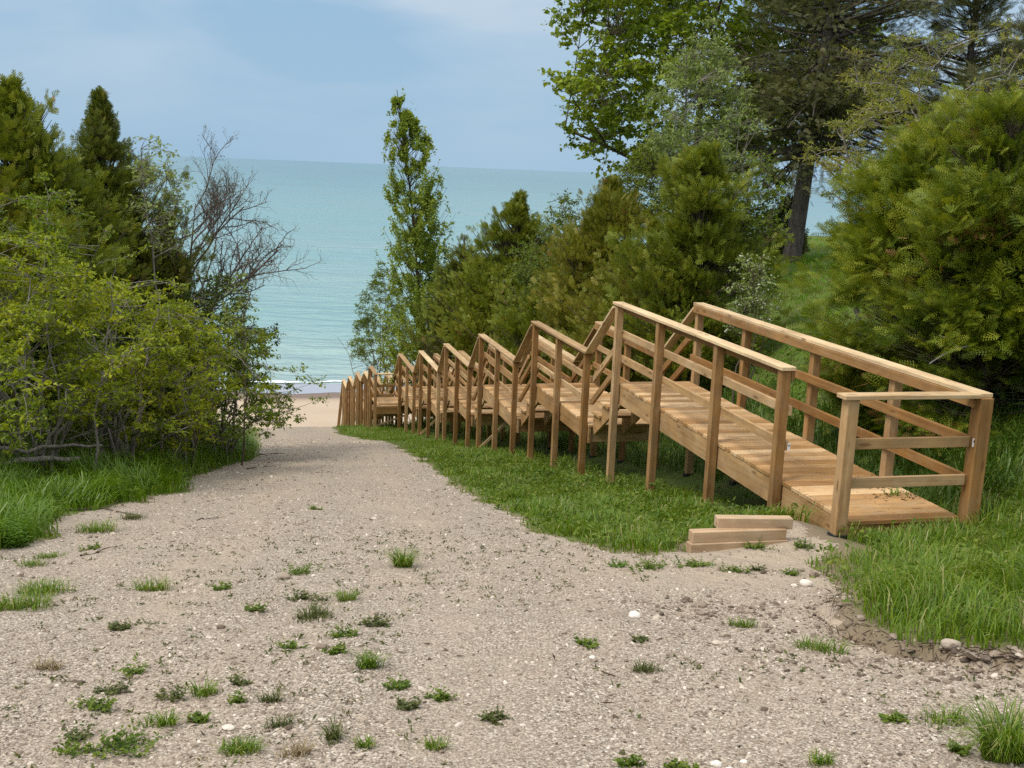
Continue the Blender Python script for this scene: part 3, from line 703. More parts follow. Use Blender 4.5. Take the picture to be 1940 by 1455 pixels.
def broadleaf(name, label, cat, px, Y, ytop, ybot, R, mat, seed, ncl=120, nlf=40, lf=.08, lw=.7, rc=.28, prf=((0, .5), (.3, 1.), (.7, .8), (1, .15)), trunk=.12, bark='bark', group=None, nl=14,
              flat=.6, shell=.4, lean=0., stems=1, spread=.0, lump=.5, up=0., zs=.6, twig=.006, bare=0., droop=-.15, base=None, part='trunk', extra=None):
    """tree or shrub: limbs reach for leaf clusters spread through an uneven envelope"""
    r = np.random.default_rng(seed)
    B = basept(px, Y) if base is None else np.array(base, float)
    z0, z1 = topz(px, ybot, Y), topz(px, ytop, Y)
    root = empty(name, B, label, cat, group)
    t = r.random(ncl * 4); az = r.random(ncl * 4) * 2 * math.pi
    keep = r.random(ncl * 4) < (prof(prf, t) ** 1.3 / max(p[1] for p in prf) ** 1.3); t, az = t[keep][:ncl], az[keep][:ncl]; n = len(t)
    lum = 1 + lump * 2 * (vn(az * 1.1 + 5, t * 4, seed) - .5) + lump * (vn(az * 3, t * 9, seed + 2) - .5)
    rad = R * prof(prf, t) * lum * (shell + (1 - shell) * r.random(n) ** .5)
    ax = np.array([B[0], B[1]]); C = np.stack([ax[0] + rad * np.cos(az) + lean * t, ax[1] + rad * np.sin(az), z0 + (z1 - z0) * t], -1)
    tr = MB(); pts = []; prad = []
    zt = z0 + (z1 - z0) * .8
    for q in range(stems):
        o = np.array([r.normal() * spread * .35, r.normal() * spread * .35]) if stems > 1 else np.zeros(2)
        k = 8; tt = np.linspace(0, 1, k); wob = np.cumsum(r.normal(size=(k, 2)) * .018 * (zt - B[2]), 0); wob -= wob[0]
        tip = C[r.integers(n)] if stems > 1 else np.array([B[0] + lean * .8, B[1], zt])
        P = np.stack([B[0] + o[0] + (tip[0] - B[0] - o[0]) * tt ** 1.2 + wob[:, 0], B[1] + o[1] + (tip[1] - B[1] - o[1]) * tt ** 1.2 + wob[:, 1], B[2] - .1 + (tip[2] - B[2] + .1) * tt ** (.85 if stems > 1 else 1)], -1)
        Rr = trunk * (1 - .85 * tt) * (.6 + .6 * r.random() if stems > 1 else 1); tube(tr, P, Rr + .004, 7)
        fine = np.linspace(.12, 1, 24); pts.append(np.stack([np.interp(fine, tt, P[:, j]) for j in range(3)], -1)); prad.append(np.interp(fine, tt, Rr))
    order = r.permutation(n)[:nl]
    for q in order:                                  # main limbs
        A = np.concatenate(pts); Ra = np.concatenate(prad); c = C[q]
        d = np.linalg.norm(A - c, axis=1) + np.where(A[:, 2] > c[2] - .1 * (z1 - z0), 1.2, 0) * (z1 - z0) * .3 + r.random(len(A)) * .2
        a = int(np.argmin(d)); o = A[a]; k = 6; tt = np.linspace(0, 1, k)[:, None]; mid = (o + c) / 2 + r.normal(size=3) * .08 * np.linalg.norm(c - o) + np.array([0, 0, up])
        P = (1 - tt) ** 2 * o + 2 * tt * (1 - tt) * mid + tt ** 2 * c; r0 = min(Ra[a] * .7, trunk * .55); Rr = r0 * (1 - .8 * tt[:, 0]) + twig * .6
        tube(tr, P, Rr, 5); f = np.linspace(.15, 1, 10); pts.append(np.stack([np.interp(f, tt[:, 0], P[:, j]) for j in range(3)], -1)); prad.append(np.interp(f, tt[:, 0], Rr))
    A = np.concatenate(pts)
    d = np.linalg.norm(A[None] - C[:, None], axis=2) + np.where(A[None, :, 2] > C[:, None, 2], .25 * rc, 0)
    a = np.argmin(d, 1); o = A[a]; tt = np.linspace(0, 1, 4)[None, :, None]
    mid = (o + C) / 2 + r.normal(size=C.shape) * .1 * np.linalg.norm(C - o, axis=1, keepdims=True)
    TW = (1 - tt) ** 2 * o[:, None] + 2 * tt * (1 - tt) * mid[:, None] + tt ** 2 * C[:, None]
    tubes(tr, TW, np.broadcast_to(twig * np.array([1.3, 1.1, .8, .4]), (n, 4)) * 1., 4)
    # leaf clusters strung on twiglets
    cl = np.repeat(np.arange(n), nlf); m = len(cl)
    ntw = 5; tdir = rdir(n * ntw, r, .15, .6).reshape(n, ntw, 3); tl = rc * (.6 + .8 * r.random((n, ntw)))
    ww = r.integers(ntw, size=m); along = r.random(m) ** .7
    P = C[cl] + tdir[cl, ww] * (tl[cl, ww] * along)[:, None] * np.array([1, 1, flat + .2]) + r.normal(size=(m, 3)) * rc * .14 * np.array([1, 1, flat])
    EN = C[:, None] + tdir * tl[..., None] * np.array([1, 1, flat + .2])
    tubes(tr, np.stack([np.repeat(C, ntw, 0), (np.repeat(C, ntw, 0) + EN.reshape(-1, 3)) / 2, EN.reshape(-1, 3)], 1), np.broadcast_to(twig * np.array([.7, .5, .25]), (n * ntw, 3)) * 1., 3)
    if bare > 0: keep = r.random(m) > bare; P, cl, ww = P[keep], cl[keep], ww[keep]; m = len(P)
    ok = ~in_lane(P); P, cl, ww = P[ok], cl[ok], ww[ok]; m = len(P)
    D = unit(tdir[cl, ww] * .6 + rdir(m, r, droop, zs)); Nn = unit(np.array([0, 0, 1.]) + r.normal(size=(m, 3)) * .7)
    tint = .55 * r.random(n) + .45 * vn(C[:, 0] * 1.2, C[:, 2] * 1.2, seed + 4)
    rnd = .5 + 1.3 * (tint[cl] * .55 + .45 * r.random(m) - .5); s = lf * (.45 + 1.15 * r.random(m) ** 1.5)
    cr = MB(); leaves(cr, P, D, Nn, s, s * lw, rnd)
    tr.build(part, M[bark], root, True); cr.build('crown', M[mat], root)
    if extra:
        mm, cnt, sz = extra; q = r.integers(m, size=cnt); e = MB(); Dx = rdir(cnt, r); leaves(e, P[q] + r.normal(size=(cnt, 3)) * .02, Dx, rdir(cnt, r, .8), np.full(cnt, sz), np.full(cnt, sz * .9), r.random(cnt)); e.build('blossom', M[mm], root)
    return root

CEDG = 'cedars along the far side of the stairway'
# ---- left bank
conifer('cedar_tree', 'tall olive cedar with two ragged tops at the left edge of the view', 'tree', 35, 19, 150, 1.75, 'cedar_olive', 101, nb=520, spl=.15, el=(.45, 1.1), upw=.4, dens=1.15, lump=.6, gap=.36, deadf=.02)
conifer('cedar_tree', 'cedar cut off by the left edge behind the yellow-green bushes', 'tree', -75, 17.5, 175, 1.3, 'cedar_brown', 102, nb=280, spl=.15, el=(.45, 1.1), upw=.4, lump=.6, gap=.36, deadf=.02)
conifer('cedar_tree', 'pointed dark cedar with a thin leader left of the leafless tree', 'tree', 220, 22, 166, 1.5, 'cedar_dark', 103, nb=560, spl=.15, el=(.45, 1.1), upw=.4, dens=1.25, prf=((0, .8), (.25, 1.), (.45, .85), (.7, .55), (.88, .28), (1, .02)), lump=.6, gap=.36)
conifer('cedar_tree', 'olive cedar filling the gap between the two tall left-hand cedars', 'tree', 130, 20.5, 300, 1.3, 'cedar_olive', 105, nb=400, spl=.15, el=(.45, 1.1), upw=.4, lump=.6, gap=.36)
conifer('cedar_tree', 'low brownish cedar tucked beside the leafless tree trunk', 'tree', 305, 21.5, 400, .85, 'cedar_brown', 104, nb=380, spl=.15, el=(.45, 1.1), upw=.4, dens=1.2, lump=.6, gap=.36)
def bare_tree(name, label, px, Y, ytop, seed, lean_dir, bark='twig_red', spread=1.):
    r = np.random.default_rng(seed); B = basept(px, Y); Ht = topz(px, ytop, Y) - B[2]
    root = empty(name, B, label, 'tree'); mb = MB(); tips = []
    def grow(p, d, ln, rad, lev):
        k = 6; P = [np.array(p)]; dd = np.array(d)
        for i in range(k - 1):
            dd = unit(dd + r.normal(size=3) * .16 + np.array([0, 0, .05 + .05 * (lev < 2)])); P.append(P[-1] + dd * ln / (k - 1))
        P = np.array(P); R = rad * np.linspace(1, .55 if lev < 3 else .3, k); tube(mb, P, R, 6 if lev < 2 else 4)
        if lev >= 4 or rad < .0035: tips.append(P[-1]); return
        nc = {0: 0, 1: 7, 2: 6, 3: 4}.get(lev, 3)
        for c in range(nc):
            f = .25 + .75 * (c + r.random()) / nc; i = min(int(f * (k - 1)), k - 2); o = P[i] + (P[i + 1] - P[i]) * (f * (k - 1) - i)
            a = r.random() * 6.283; side = unit(np.cross(dd, np.array([math.cos(a), math.sin(a), .3])))
            grow(o, unit(dd * .75 + side * .75 + np.array([0, 0, .12])), ln * (.42 + .22 * r.random()) * (1.1 - .4 * f), rad * .5, lev + 1)
    # trunk with a leader and long limbs on the open side
    k = 8; T = np.stack([B[0] + np.linspace(0, .25, k) + r.normal(size=k) * .03, B[1] + r.normal(size=k) * .03, np.linspace(B[2] - .1, B[2] + Ht * .78, k)], -1)
    tube(mb, T, np.linspace(.075, .008, k), 7)
    for c in range(15):
        f = .32 + .66 * c / 14; o = np.array([np.interp(f, np.linspace(0, 1, k), T[:, j]) for j in range(3)])
        a = lean_dir + r.normal() * 1.0; e = .02 + .95 * f + r.normal() * .12
        d = np.array([math.cos(a) * math.cos(e), math.sin(a) * math.cos(e), math.sin(e)])
        grow(o, d, Ht * (.52 - .36 * f) * (.8 + .4 * r.random()) * spread, .042 * (1.1 - .75 * f), 1)
    mb.build('branches', M[bark], root, True)
    tips = np.array(tips); cr = MB(); n = len(tips)
    leaves(cr, tips, rdir(n, r, .6), rdir(n, r, .5), .02 + .03 * r.random(n), .012 + .01 * r.random(n), r.random(n)); cr.build('buds', M['weed_olive'], root)
bare_tree('bare_tree', 'leafless spreading tree in front of the lake, beside the pointed cedar', 345, 22.5, 250, 7, .1, spread=1.0)
broadleaf('sapling', 'thin pale-leaved sapling rising between the pointed cedar and the leafless tree', 'sapling', 322, 20.3, 235, 480, .5, 'silver', 131, ncl=60, nlf=20, lf=.075, lw=.5, rc=.2, trunk=.03, bark='bark_grey', nl=8, prf=((0, .9), (.5, 1.), (1, .3)), lean=-.25, bare=.2)
broadleaf('sapling', 'small slender sapling standing in front of the lake below the leafless tree', 'sapling', 452, 18.5, 520, 640, .34, 'silver', 132, ncl=26, nlf=16, lf=.06, lw=.5, rc=.12, trunk=.016, nl=5, prf=((0, 1.), (.5, .7), (1, .15)), bare=.1)
SHG = 'bushes along the left side of the path'
def shrub(px, Y, ytop, ybot, R, mat, seed, label, **k):
    a = dict(ncl=270, nlf=62, lf=.062, lw=.5, rc=.20, prf=((0, .85), (.35, 1.), (.75, .85), (1, .35)), trunk=.022, bark='bark_grey', nl=26, stems=16, spread=.6, shell=.35, flat=.5, lump=.85, twig=.005, up=.12, group=SHG, part='stems')
    a.update(k); return broadleaf('shrub', label, 'bush', px, Y, ytop, ybot, R, mat, seed, **a)
shrub(60, 16.5, 330, 600, 1.5, 'shrub_green', 141, 'tall loose green bush in front of the two-topped cedar', ncl=130, lf=.06, prf=((0, 1.), (.5, .9), (1, .35)), bare=.2, stems=10)
shrub(60, 13.6, 452, 800, 1.45, 'shrub_yellow', 142, 'bright yellow-green bush nearest the camera at the left edge', ncl=300)
shrub(200, 15.4, 535, 840, 1.05, 'shrub_yellow', 143, 'yellow-green bush with a tangle of grey stems behind the tall grass', ncl=170, stems=26, trunk=.03, prf=((0, .6), (.45, 1.), (.8, .8), (1, .35)))
shrub(318, 17.0, 570, 830, 1.15, 'shrub_yellow', 144, 'mid green bush with forked grey trunks in the middle of the left bank', ncl=230, stems=22, prf=((0, .7), (.4, 1.), (.8, .8), (1, .35)))
shrub(428, 19.6, 600, 815, .98, 'shrub_green', 145, 'bush with drooping sprays overhanging the path at the narrow end', ncl=230, droop=-.5, prf=((0, 1.), (.4, 1.1), (.75, .75), (1, .25)))
shrub(170, 17.8, 560, 760, 1.5, 'shrub_dark', 146, 'dark green bush in the shade behind the grey stems', ncl=200, lf=.07, stems=12)
shrub(15, 14.6, 690, 850, 1.1, 'shrub_dark', 147, 'low dark bush at the left edge above the tall grass', ncl=110, stems=18)
shrub(395, 20.5, 520, 700, .9, 'shrub_dark', 148, 'dark bush at the foot of the leafless tree', ncl=150, stems=8)
shrub(-160, 13.5, 470, 820, 1.5, 'shrub_green', 149, 'bush mostly outside the left edge of the view', ncl=160)
# ---- down the slope, in front of the lake
def poplar(label, px, Y, ytop, seed):
    r = np.random.default_rng(seed); B = basept(px, Y); Ht = topz(px, ytop, Y) - B[2]; root = empty('poplar_tree', B, label, 'tree')
    tr = MB(); k = 10; tt = np.linspace(0, 1, k); T = np.stack([B[0] + .25 * np.sin(tt * 2.2) - 1.25 * tt ** 1.5, B[1] + 0 * tt, B[2] - .1 + Ht * tt], -1); tube(tr, T, .085 * (1 - .93 * tt) + .006, 8)
    nb = 300; t = .03 + .93 * r.random(nb) ** .9; az = r.random(nb) * 6.283
    O = np.stack([np.interp(t, tt, T[:, j]) for j in range(3)], -1); ln = Ht * np.interp(t, [0, .3, .8, 1], [.17, .17, .12, .05]) * (.7 + .5 * r.random(nb))
    u = np.linspace(0, 1, 5); Rh = np.interp(t, [0, .2, .5, .8, 1], [2.1, 1.84, 1.4, .93, .17]) * (.5 + .55 * r.random(nb))
    Dh = np.stack([np.cos(az), np.sin(az), 0 * az], -1)
    BP = O[:, None] + Dh[:, None] * (Rh[:, None] * (u ** .75))[..., None]; BP[..., 2] += ln[:, None] * u ** 1.1
    BP[..., 2] = np.minimum(BP[..., 2], B[2] + Ht * (1.02 - .20 * (Rh[:, None] * u ** .75) ** .8 - .03 * r.random((nb, 1))))
    tubes(tr, BP, (.014 * (1 - .8 * u))[None] * np.ones((nb, 1)), 4)
    m = 78000; bi = r.integers(nb, size=m); uu = r.random(m) ** .8; f = uu * 4; i0 = np.minimum(f.astype(int), 3); fr = (f - i0)[:, None]
    P = BP[bi, i0] * (1 - fr) + BP[bi, i0 + 1] * fr + r.normal(size=(m, 3)) * np.array([.05, .05, .08])
    keep = vn(P[:, 0] * 5 + P[:, 1], P[:, 2] * 2.6, seed) * .5 + .5 * vn(P[:, 0] * 11 + P[:, 1] * 3, P[:, 2] * 5, seed + 1) > .45; P = P[keep]; bi = bi[keep]; m = len(P)
    cr = MB(); s = .08 * (.6 + .8 * r.random(m)); leaves(cr, P, rdir(m, r, .1, .8), rdir(m, r, .3), s, s * .75, .5 * r.random(m) + .5 * r.random(nb)[bi]); tr.build('trunk', M['bark'], root, True); cr.build('crown', M['poplar'], root)
poplar('tall narrow columnar poplar standing in front of the lake', 800, 40, 166, 51)
broadleaf('willow_bush', 'bushy narrow-leaved willow at the left foot of the columnar poplar', 'bush', 724, 50.5, 495, 712, 1.5, 'willow', 152, ncl=280, nlf=46, lf=.125, lw=.3, rc=.22, trunk=.03, stems=9, spread=.5, nl=16, prf=((0, 1.), (.35, 1.), (.7, .55), (1, .2)), up=.1, lean=.1, part='stems')
broadleaf('willow_bush', 'small green bush between the lower stairway and the columnar poplar', 'bush', 762, 44.5, 590, 730, 1.0, 'willow', 153, ncl=120, nlf=30, lf=.09, lw=.35, rc=.22, trunk=.025, stems=7, spread=.4, nl=10, prf=((0, 1.), (.5, .9), (1, .3)), part='stems')
# ---- cedars along the stairway
CB = ((0, .95), (.25, 1.), (.5, .74), (.75, .42), (.9, .18), (1, .03))
def cedar(px, Y, ytop, R, mat, seed, label, **k):
    a = dict(nb=560, spl=.15, dens=1.0, prf=CB, lump=.75, group=CEDG, gap=.41, deadf=.02, el=(.35, 1.05), upw=.35, face=.6); a.update(k); conifer('cedar_tree', label, 'tree', px, Y, ytop, R * 1.34, M and mat, seed, **a)
cedar(842, 39, 575, .95, 'cedar_brown', 201, 'low brown cedar at the downhill end of the row, beside the poplar', nb=220)
cedar(880, 36.5, 440, 1.25, 'cedar_dark', 202, 'second cedar from the downhill end, with a feathery dark top', nb=380)
cedar(985, 32.5, 362, 1.5, 'cedar_olive', 203, 'broad cedar in the middle of the row with its top against the lake', nb=460)
cedar(925, 33, 520, 1.2, 'cedar_brown', 204, 'low brown cedar just behind the middle flights', nb=280)
broadleaf('young_tree', 'light green young leafy tree between the brown cedars of the row', 'tree', 1062, 27.5, 372, 600, 1.15, 'willow', 205, ncl=230, nlf=44, lf=.075, lw=.45, rc=.24, trunk=.05, nl=18, stems=3, spread=.3, shell=.35, prf=((0, .9), (.35, 1.), (.75, .65), (1, .15)), lump=.6)
cedar(1150, 25, 335, 1.25, 'cedar_brown', 206, 'tall brown-green cedar under the overhanging maple branch', nb=480)
cedar(1050, 27, 520, 1.15, 'cedar_olive', 207, 'low olive cedar behind the third platform', nb=300)
cedar(1235, 21, 420, 1.0, 'cedar_brown', 208, 'short brown cedar between two taller ones near the top platform', nb=330)
cedar(1322, 19, 272, .98, 'cedar_olive', 209, 'tall yellow-brown cedar whose thin trunk shows behind the top platform', nb=470, prf=((0, .7), (.25, 1.), (.6, .75), (.85, .4), (1, .06)), start=.12)
cedar(1160, 22, 560, .9, 'cedar_brown', 210, 'lowest cedar, just behind the second platform rail', nb=220)
# ---- lawn trees
broadleaf('maple_tree', 'big broad-leaved maple whose branches reach out over the lake', 'tree', 1300, 31, -210, 335, 3.75, 'maple', 221, ncl=860, nlf=58, lf=.125, lw=.9, rc=.42, trunk=.16, nl=34, shell=.3, prf=((0, .55), (.12, .86), (.45, 1.), (.75, .95), (1, .5)), flat=.5, lump=.4, twig=.009, up=.2)
broadleaf('pale_tree', 'slender silvery-green tree between the maple and the spruce', 'tree', 1315, 24, 40, 380, 1.15, 'silver', 222, ncl=250, nlf=44, lf=.085, lw=.35, rc=.26, trunk=.05, bark='bark_grey', nl=16, prf=((0, .9), (.4, 1.), (.75, .7), (1, .15)), zs=.8, up=.2)
broadleaf('dark_leaved_tree', 'small dark-leaved tree with a yellow tip behind the short brown cedar', 'tree', 1245, 25.5, 245, 420, .95, 'yellowtree', 223, ncl=260, nlf=44, lf=.06, lw=.55, rc=.24, trunk=.05, nl=16, prf=((0, .95), (.4, 1.), (.75, .6), (1, .15)))
def spruce():
    Y = 22.5; q = gpp(1497, 497); Y = q[1]
    conifer('spruce_tree', 'big dark spruce with a leaning bare lower trunk on the lawn', 'tree', 1520, Y, -420, 2.3 * Y / 22, 'spruce', 231, prf=((0, .62), (.1, .95), (.35, 1.), (.7, .7), (1, .1)), nb=430, el=(-.22, .2), spl=.18, sp='needle', dens=1.0, start=.25, bark='bark_spruce', lump=.5, lean=(.75 * Y / 22, .2), base=q, trunk_r=.185 * Y / 22, gap=.45, inner=.15)
spruce()
q = gpp(1524, 438)
conifer('spruce_tree', 'farther spruce whose thin dark trunk shows right behind the leaning one', 'tree', 1530, q[1], -150, 2.2, 'spruce', 232, nb=330, el=(-.2, .2), spl=.3, sp='needle', start=.3, bark='bark_spruce', base=q, trunk_r=.2, gap=.4)
conifer('pine_tree', 'tall dark pine at the top right corner behind the big cedar', 'tree', 1800, 27, -260, 2.3, 'spruce', 233, nb=300, el=(-.05, .35), spl=.27, sp='needle', start=.35, bark='bark_spruce', gap=.52, lump=.8)
conifer('pine_tree', 'dark pine cut off by the right edge at the top of the view', 'tree', 1965, 24, -230, 1.9, 'spruce', 234, nb=260, el=(-.05, .35), spl=.26, sp='needle', start=.35, bark='bark_spruce', gap=.52, lump=.8)
conifer('pine_sapling', 'tiny pine sapling on the far lawn left of the leaning trunk', 'sapling', 1483, 29, 372, .5, 'spruce', 235, nb=60, spl=.24, el=(.3, .8), lump=.2)
broadleaf('fresh_green_tree', 'fresh yellow-green young tree between the brown cedar and the lawn', 'tree', 1418, 19.5, 285, 560, .50, 'yellowtree', 241, ncl=120, nlf=30, lf=.062, lw=.6, rc=.2, trunk=.03, nl=12, prf=((0, .8), (.4, 1.), (.7, .8), (1, .2)), bare=.15)
broadleaf('blossom_bush', 'bush sprinkled with white blossom beside the lawn gap', 'bush', 1428, 16.5, 480, 640, .30, 'silver', 242, ncl=70, nlf=26, lf=.05, lw=.5, rc=.13, trunk=.014, stems=6, spread=.3, nl=8, prf=((0, .7), (.5, 1.), (1, .4)), part='stems', extra=('blossom', 420, .032))
broadleaf('lawn_bush', 'rounded green bush at the far left of the lawn', 'bush', 1425, 30, 380, 480, 1.1, 'shrub_green', 243, ncl=120, nlf=40, lf=.08, rc=.3, trunk=.03, stems=5, nl=8, part='stems')
# ---- big cedars on the right
broadleaf('cedar_tree', 'sparse yellowish cedar with bare grey branches behind the big green cedar', 'tree', 1735, 15.2, 62, 330, 1.5, 'cedar_yellow', 251, ncl=125, nlf=85, lf=.052, lw=.3, rc=.17, prf=((0, .8), (.45, 1.), (.8, .9), (1, .5)), trunk=.06, bark='bark_grey', nl=26, stems=4, spread=.5, shell=.45, flat=.5, lump=.7, twig=.007, up=.1, droop=.2)
broadleaf('cedar_tree', 'yellow-green cedar leaning over the lawn gap', 'tree', 1668, 14.2, 205, 400, .66, 'cedar_yellow', 255, ncl=60, nlf=90, lf=.050, lw=.3, rc=.16, prf=((0, .7), (.5, 1.), (1, .5)), trunk=.05, bark='bark_grey', nl=12, shell=.4, flat=.5, lump=.6, twig=.006, droop=.2, lean=-.55)
BG = 'dense cedars on the right behind the stairway'
conifer('cedar_tree', 'dense green cedar right beside the lawn gap', 'tree', 1744, 12.7, 236, 1.02, 'cedar_green', 252, sp='frond', spl=.17, nb=600, dens=1.0, deadf=.09, prf=((0, 1.), (.3, 1.05), (.6, .95), (.85, .6), (1, .15)), lump=.6, gap=.44, gf=2.6, el=(.05, .75), upw=-.05, face=.95, brs=.45, inner=.3, group=BG)
conifer('cedar_tree', 'dense green cedar with orange dead sprigs at the right edge', 'tree', 1890, 11.6, 208, 1.15, 'cedar_green', 253, sp='frond', spl=.165, nb=700, dens=1.0, deadf=.13, prf=((0, 1.), (.3, 1.05), (.6, 1.), (.85, .7), (1, .2)), lump=.6, gap=.44, gf=2.6, el=(.05, .75), upw=-.05, face=.95, brs=.45, inner=.3, group=BG)
conifer('cedar_tree', 'dense cedar mostly beyond the right edge of the view', 'tree', 2080, 11.2, 150, 1.15, 'cedar_green', 254, sp='coarse', spl=.17, nb=420, prf=CB, lump=.5, gap=.2, group=BG)
# dead branch poking out of the big cedar
mb = MB(); a = at_y(1850, 655, 10.9); b = at_y(1760, 690, 10.5); k = np.linspace(0, 1, 6)[:, None]; P = a * (1 - k) + b * k + np.array([0, 0, .05]) * np.sin(k * 3.1); tube(mb, P, np.linspace(.012, .004, 6), 5)
tube(mb, np.array([P[2], P[2] + [-.12, 0, .10], P[2] + [-.22, -.02, .12]]), [.006, .004, .002], 4); tube(mb, np.array([P[1], P[1] + [-.2, -.05, -.05], P[1] + [-.4, -.1, -.16]]), [.006, .004, .002], 4)
tag(mb.build('dead_branch', M['bark_grey'], None, True), 'bare grey dead branch sticking out low from the right-hand cedars', 'branch')

# ------------------------------------------------------------------ grass
def blades(mb, P, h, w, az, bend, rnd):
    n = len(P); d = np.stack([np.cos(az), np.sin(az), 0 * az], -1); a2 = az + math.pi / 2 + (rng.random(n) - .5) * 1.2
    sd = np.stack([np.cos(a2), np.sin(a2), 0 * az], -1) * (w / 2)[:, None]; up = np.array([0, 0, 1.]); hh = h[:, None]; bb = bend[:, None]
    m1 = P + up * hh * .45 + d * hh * bb * .16; m2 = P + up * hh * (.8 - .1 * bb) + d * hh * bb * .52; tp = P + up * hh * (1 - .38 * bb) + d * hh * bb * 1.0
    V = np.stack([P - sd, P + sd, m1 + sd * .95, m1 - sd * .95, m2 + sd * .7, m2 - sd * .7, tp], 1).reshape(-1, 3)
    i = np.arange(n)[:, None] * 7
    Q = np.concatenate([np.concatenate([i, i + 1, i + 2, i + 3], 1), np.concatenate([i + 3, i + 2, i + 4, i + 5], 1)]); T = np.concatenate([i + 5, i + 4, i + 6], 1)
    mb.add(V, Q, T, rnd=np.repeat(np.clip(rnd, 0, 1), 7))
def scatter(s0, s1, n0, n1, dens, fn=None):
    N = int((s1 - s0) * (n1 - n0) * dens); s = s0 + (s1 - s0) * rng.random(N); n = n0 + (n1 - n0) * rng.random(N)
    g = grass_mask(s, n); k = g > -.03
    deck = (n > NL + .02) & (n < NL + W - .1) & (s > 7.6) & (s < 34.2)
    k &= ~(deck & ((s < 10.5) | (rng.random(N) < .5)))
    k &= ~((s > 7.0) & (s < 8.9) & (n > 3.3) & (n < 4.75) & (g < .25))
    k &= ~((s < 5.7) & (n > 0) & (g < .03 + .12 * vn(s * 3.1, n * 3.1, 88))) & (g > -1)
    k &= rng.random(N) < .22 + 2.4 * np.clip(g + .05, 0, 1)
    if fn is not None: k &= fn(s, n)
    s, n, g = s[k], n[k], g[k]; x, y = xy(s, n); return s, n, g, np.stack([x, y, H(s, n) - .01], -1)
def lay(name, mat, label, reg, h, w, bend, clump=3., ext=None, dry=.02, dark=0.):
    mb = MB()
    for (s0, s1, n0, n1, dens, fn) in reg:
        s, n, g, P = scatter(s0, s1, n0, n1, dens, fn); m = len(s)
        c = vn(s * clump, n * clump, 70); c2 = vn(s * .8, n * .8, 75)
        k = rng.random(m) < .35 + .9 * c; s, n, g, P, c, c2 = s[k], n[k], g[k], P[k], c[k], c2[k]; m = len(s)
        hh = (h[0] + (h[1] - h[0]) * rng.random(m) * (.35 + .9 * c)) * (.5 + .5 * sstep((g + .03) / .4)) * (.7 + .6 * c2)
        az = vn(s * 1.5, n * 1.5, 77) * 9 + rng.normal(size=m) * .9; rn = .10 + .42 * rng.random(m) + .3 * c2 * rng.random(m); rn = np.where(rng.random(m) < dry, .97, rn)
        blades(mb, P, hh, w * (.6 + .8 * rng.random(m)), az, bend * (.3 + 1.1 * rng.random(m)), rn)
    return tag(mb.build(name, M[mat], None), label, 'grass', kind='stuff')
lay('meadow_grass', 'grass', 'long bright grass in the right foreground beside the gravel', [(2.2, 5.5, 2.3, 6.8, 2300, None), (5.5, 8.2, 3., 9.5, 1600, None)], (.06, .25), .0065, .65, dry=.09)
lay('strip_grass', 'grass', 'short grass strip between the gravel path and the stairway', [(7.2, 13, 2.4, 5.2, 1500, None), (13, 22, 2.6, 5.4, 900, None), (22, 47, 2.8, 6.2, 330, None)], (.05, .19), .009, .65, dry=.09)
lay('bank_grass', 'grass_bank', 'tall dark grass on the bank behind the top platform', [(8, 13, 5.8, 10, 620, None), (13, 22, 5.8, 9.5, 260, lambda s, n: n < 7.6 + .10 * (s - 13)), (22, 45, 5.8, 9, 60, None)], (.14, .50), .012, .7)
lay('lawn_grass', 'lawn', 'mown lawn seen through the gap in the trees', [(12, 28, 7.2, 16, 260, lambda s, n: n > 7.4 + .10 * (s - 13)), (28, 45, 9, 22, 90, None)], (.04, .10), .016, .4, dry=0)
lay('verge_grass', 'grass_tall', 'tall lush grass verge below the left bushes', [(5.5, 14, -4.5, .5, 800, lambda s, n: left_edge(s) - n < 2.1), (14, 26, -3., 1.6, 420, lambda s, n: left_edge(s) - n < 2.2)], (.20, .52), .011, .75, dry=.015)
lay('bank_undergrowth', 'grass_bank', 'dark undergrowth on the bank under the left bushes', [(8, 30, -8, .5, 50, lambda s, n: left_edge(s) - n > 1.8)], (.1, .35), .012, .7)
def forbs():
    mb = MB()
    for (s0, s1, n0, n1, dens) in ((3, 8, 3, 8, 26), (7.3, 20, 2.5, 5.3, 26), (7.5, 20, 5.9, 9, 30), (6, 20, -3, 1.5, 22)):
        s, n, g, P = scatter(s0, s1, n0, n1, dens); m = len(s) * 9; hh = np.repeat(.03 + .16 * rng.random(len(s)), 9); Pk = np.repeat(P, 9, 0) + rng.normal(size=(m, 3)) * np.array([.04, .04, 0]); Pk[:, 2] += hh * (.4 + .6 * rng.random(m))
        leaves(mb, Pk, rdir(m, rng, .25, .5), rdir(m, rng, 1.3), .03 + .045 * rng.random(m), .018 + .022 * rng.random(m), np.repeat(rng.random(len(s)), 9) * .6 + .4 * rng.random(m))
    tag(mb.build('broadleaf_weeds', M['weed'], None), 'low broad-leaved weeds mixed into the grass', 'weeds', kind='stuff')
forbs()
def dirt_litter():
    mb = MB(); s, n = 8.2 + .8 * rng.random(160), 5.35 + .75 * rng.random(160) ** .7; x, y = xy(s, n); zz = np.maximum(H(s, n), np.where(n < 5.8, ZD[0], -99)) + .004
    leaves(mb, np.stack([x, y, zz], -1), rdir(160, rng, 0, .25), rdir(160, rng, 1.2), .02 + .04 * rng.random(160), .012 + .014 * rng.random(160), rng.random(160))
    tag(mb.build('leaf_litter', M['litter'], None), 'dark leaf litter blown onto the corner of the top platform', 'litter', kind='stuff')
dirt_litter()

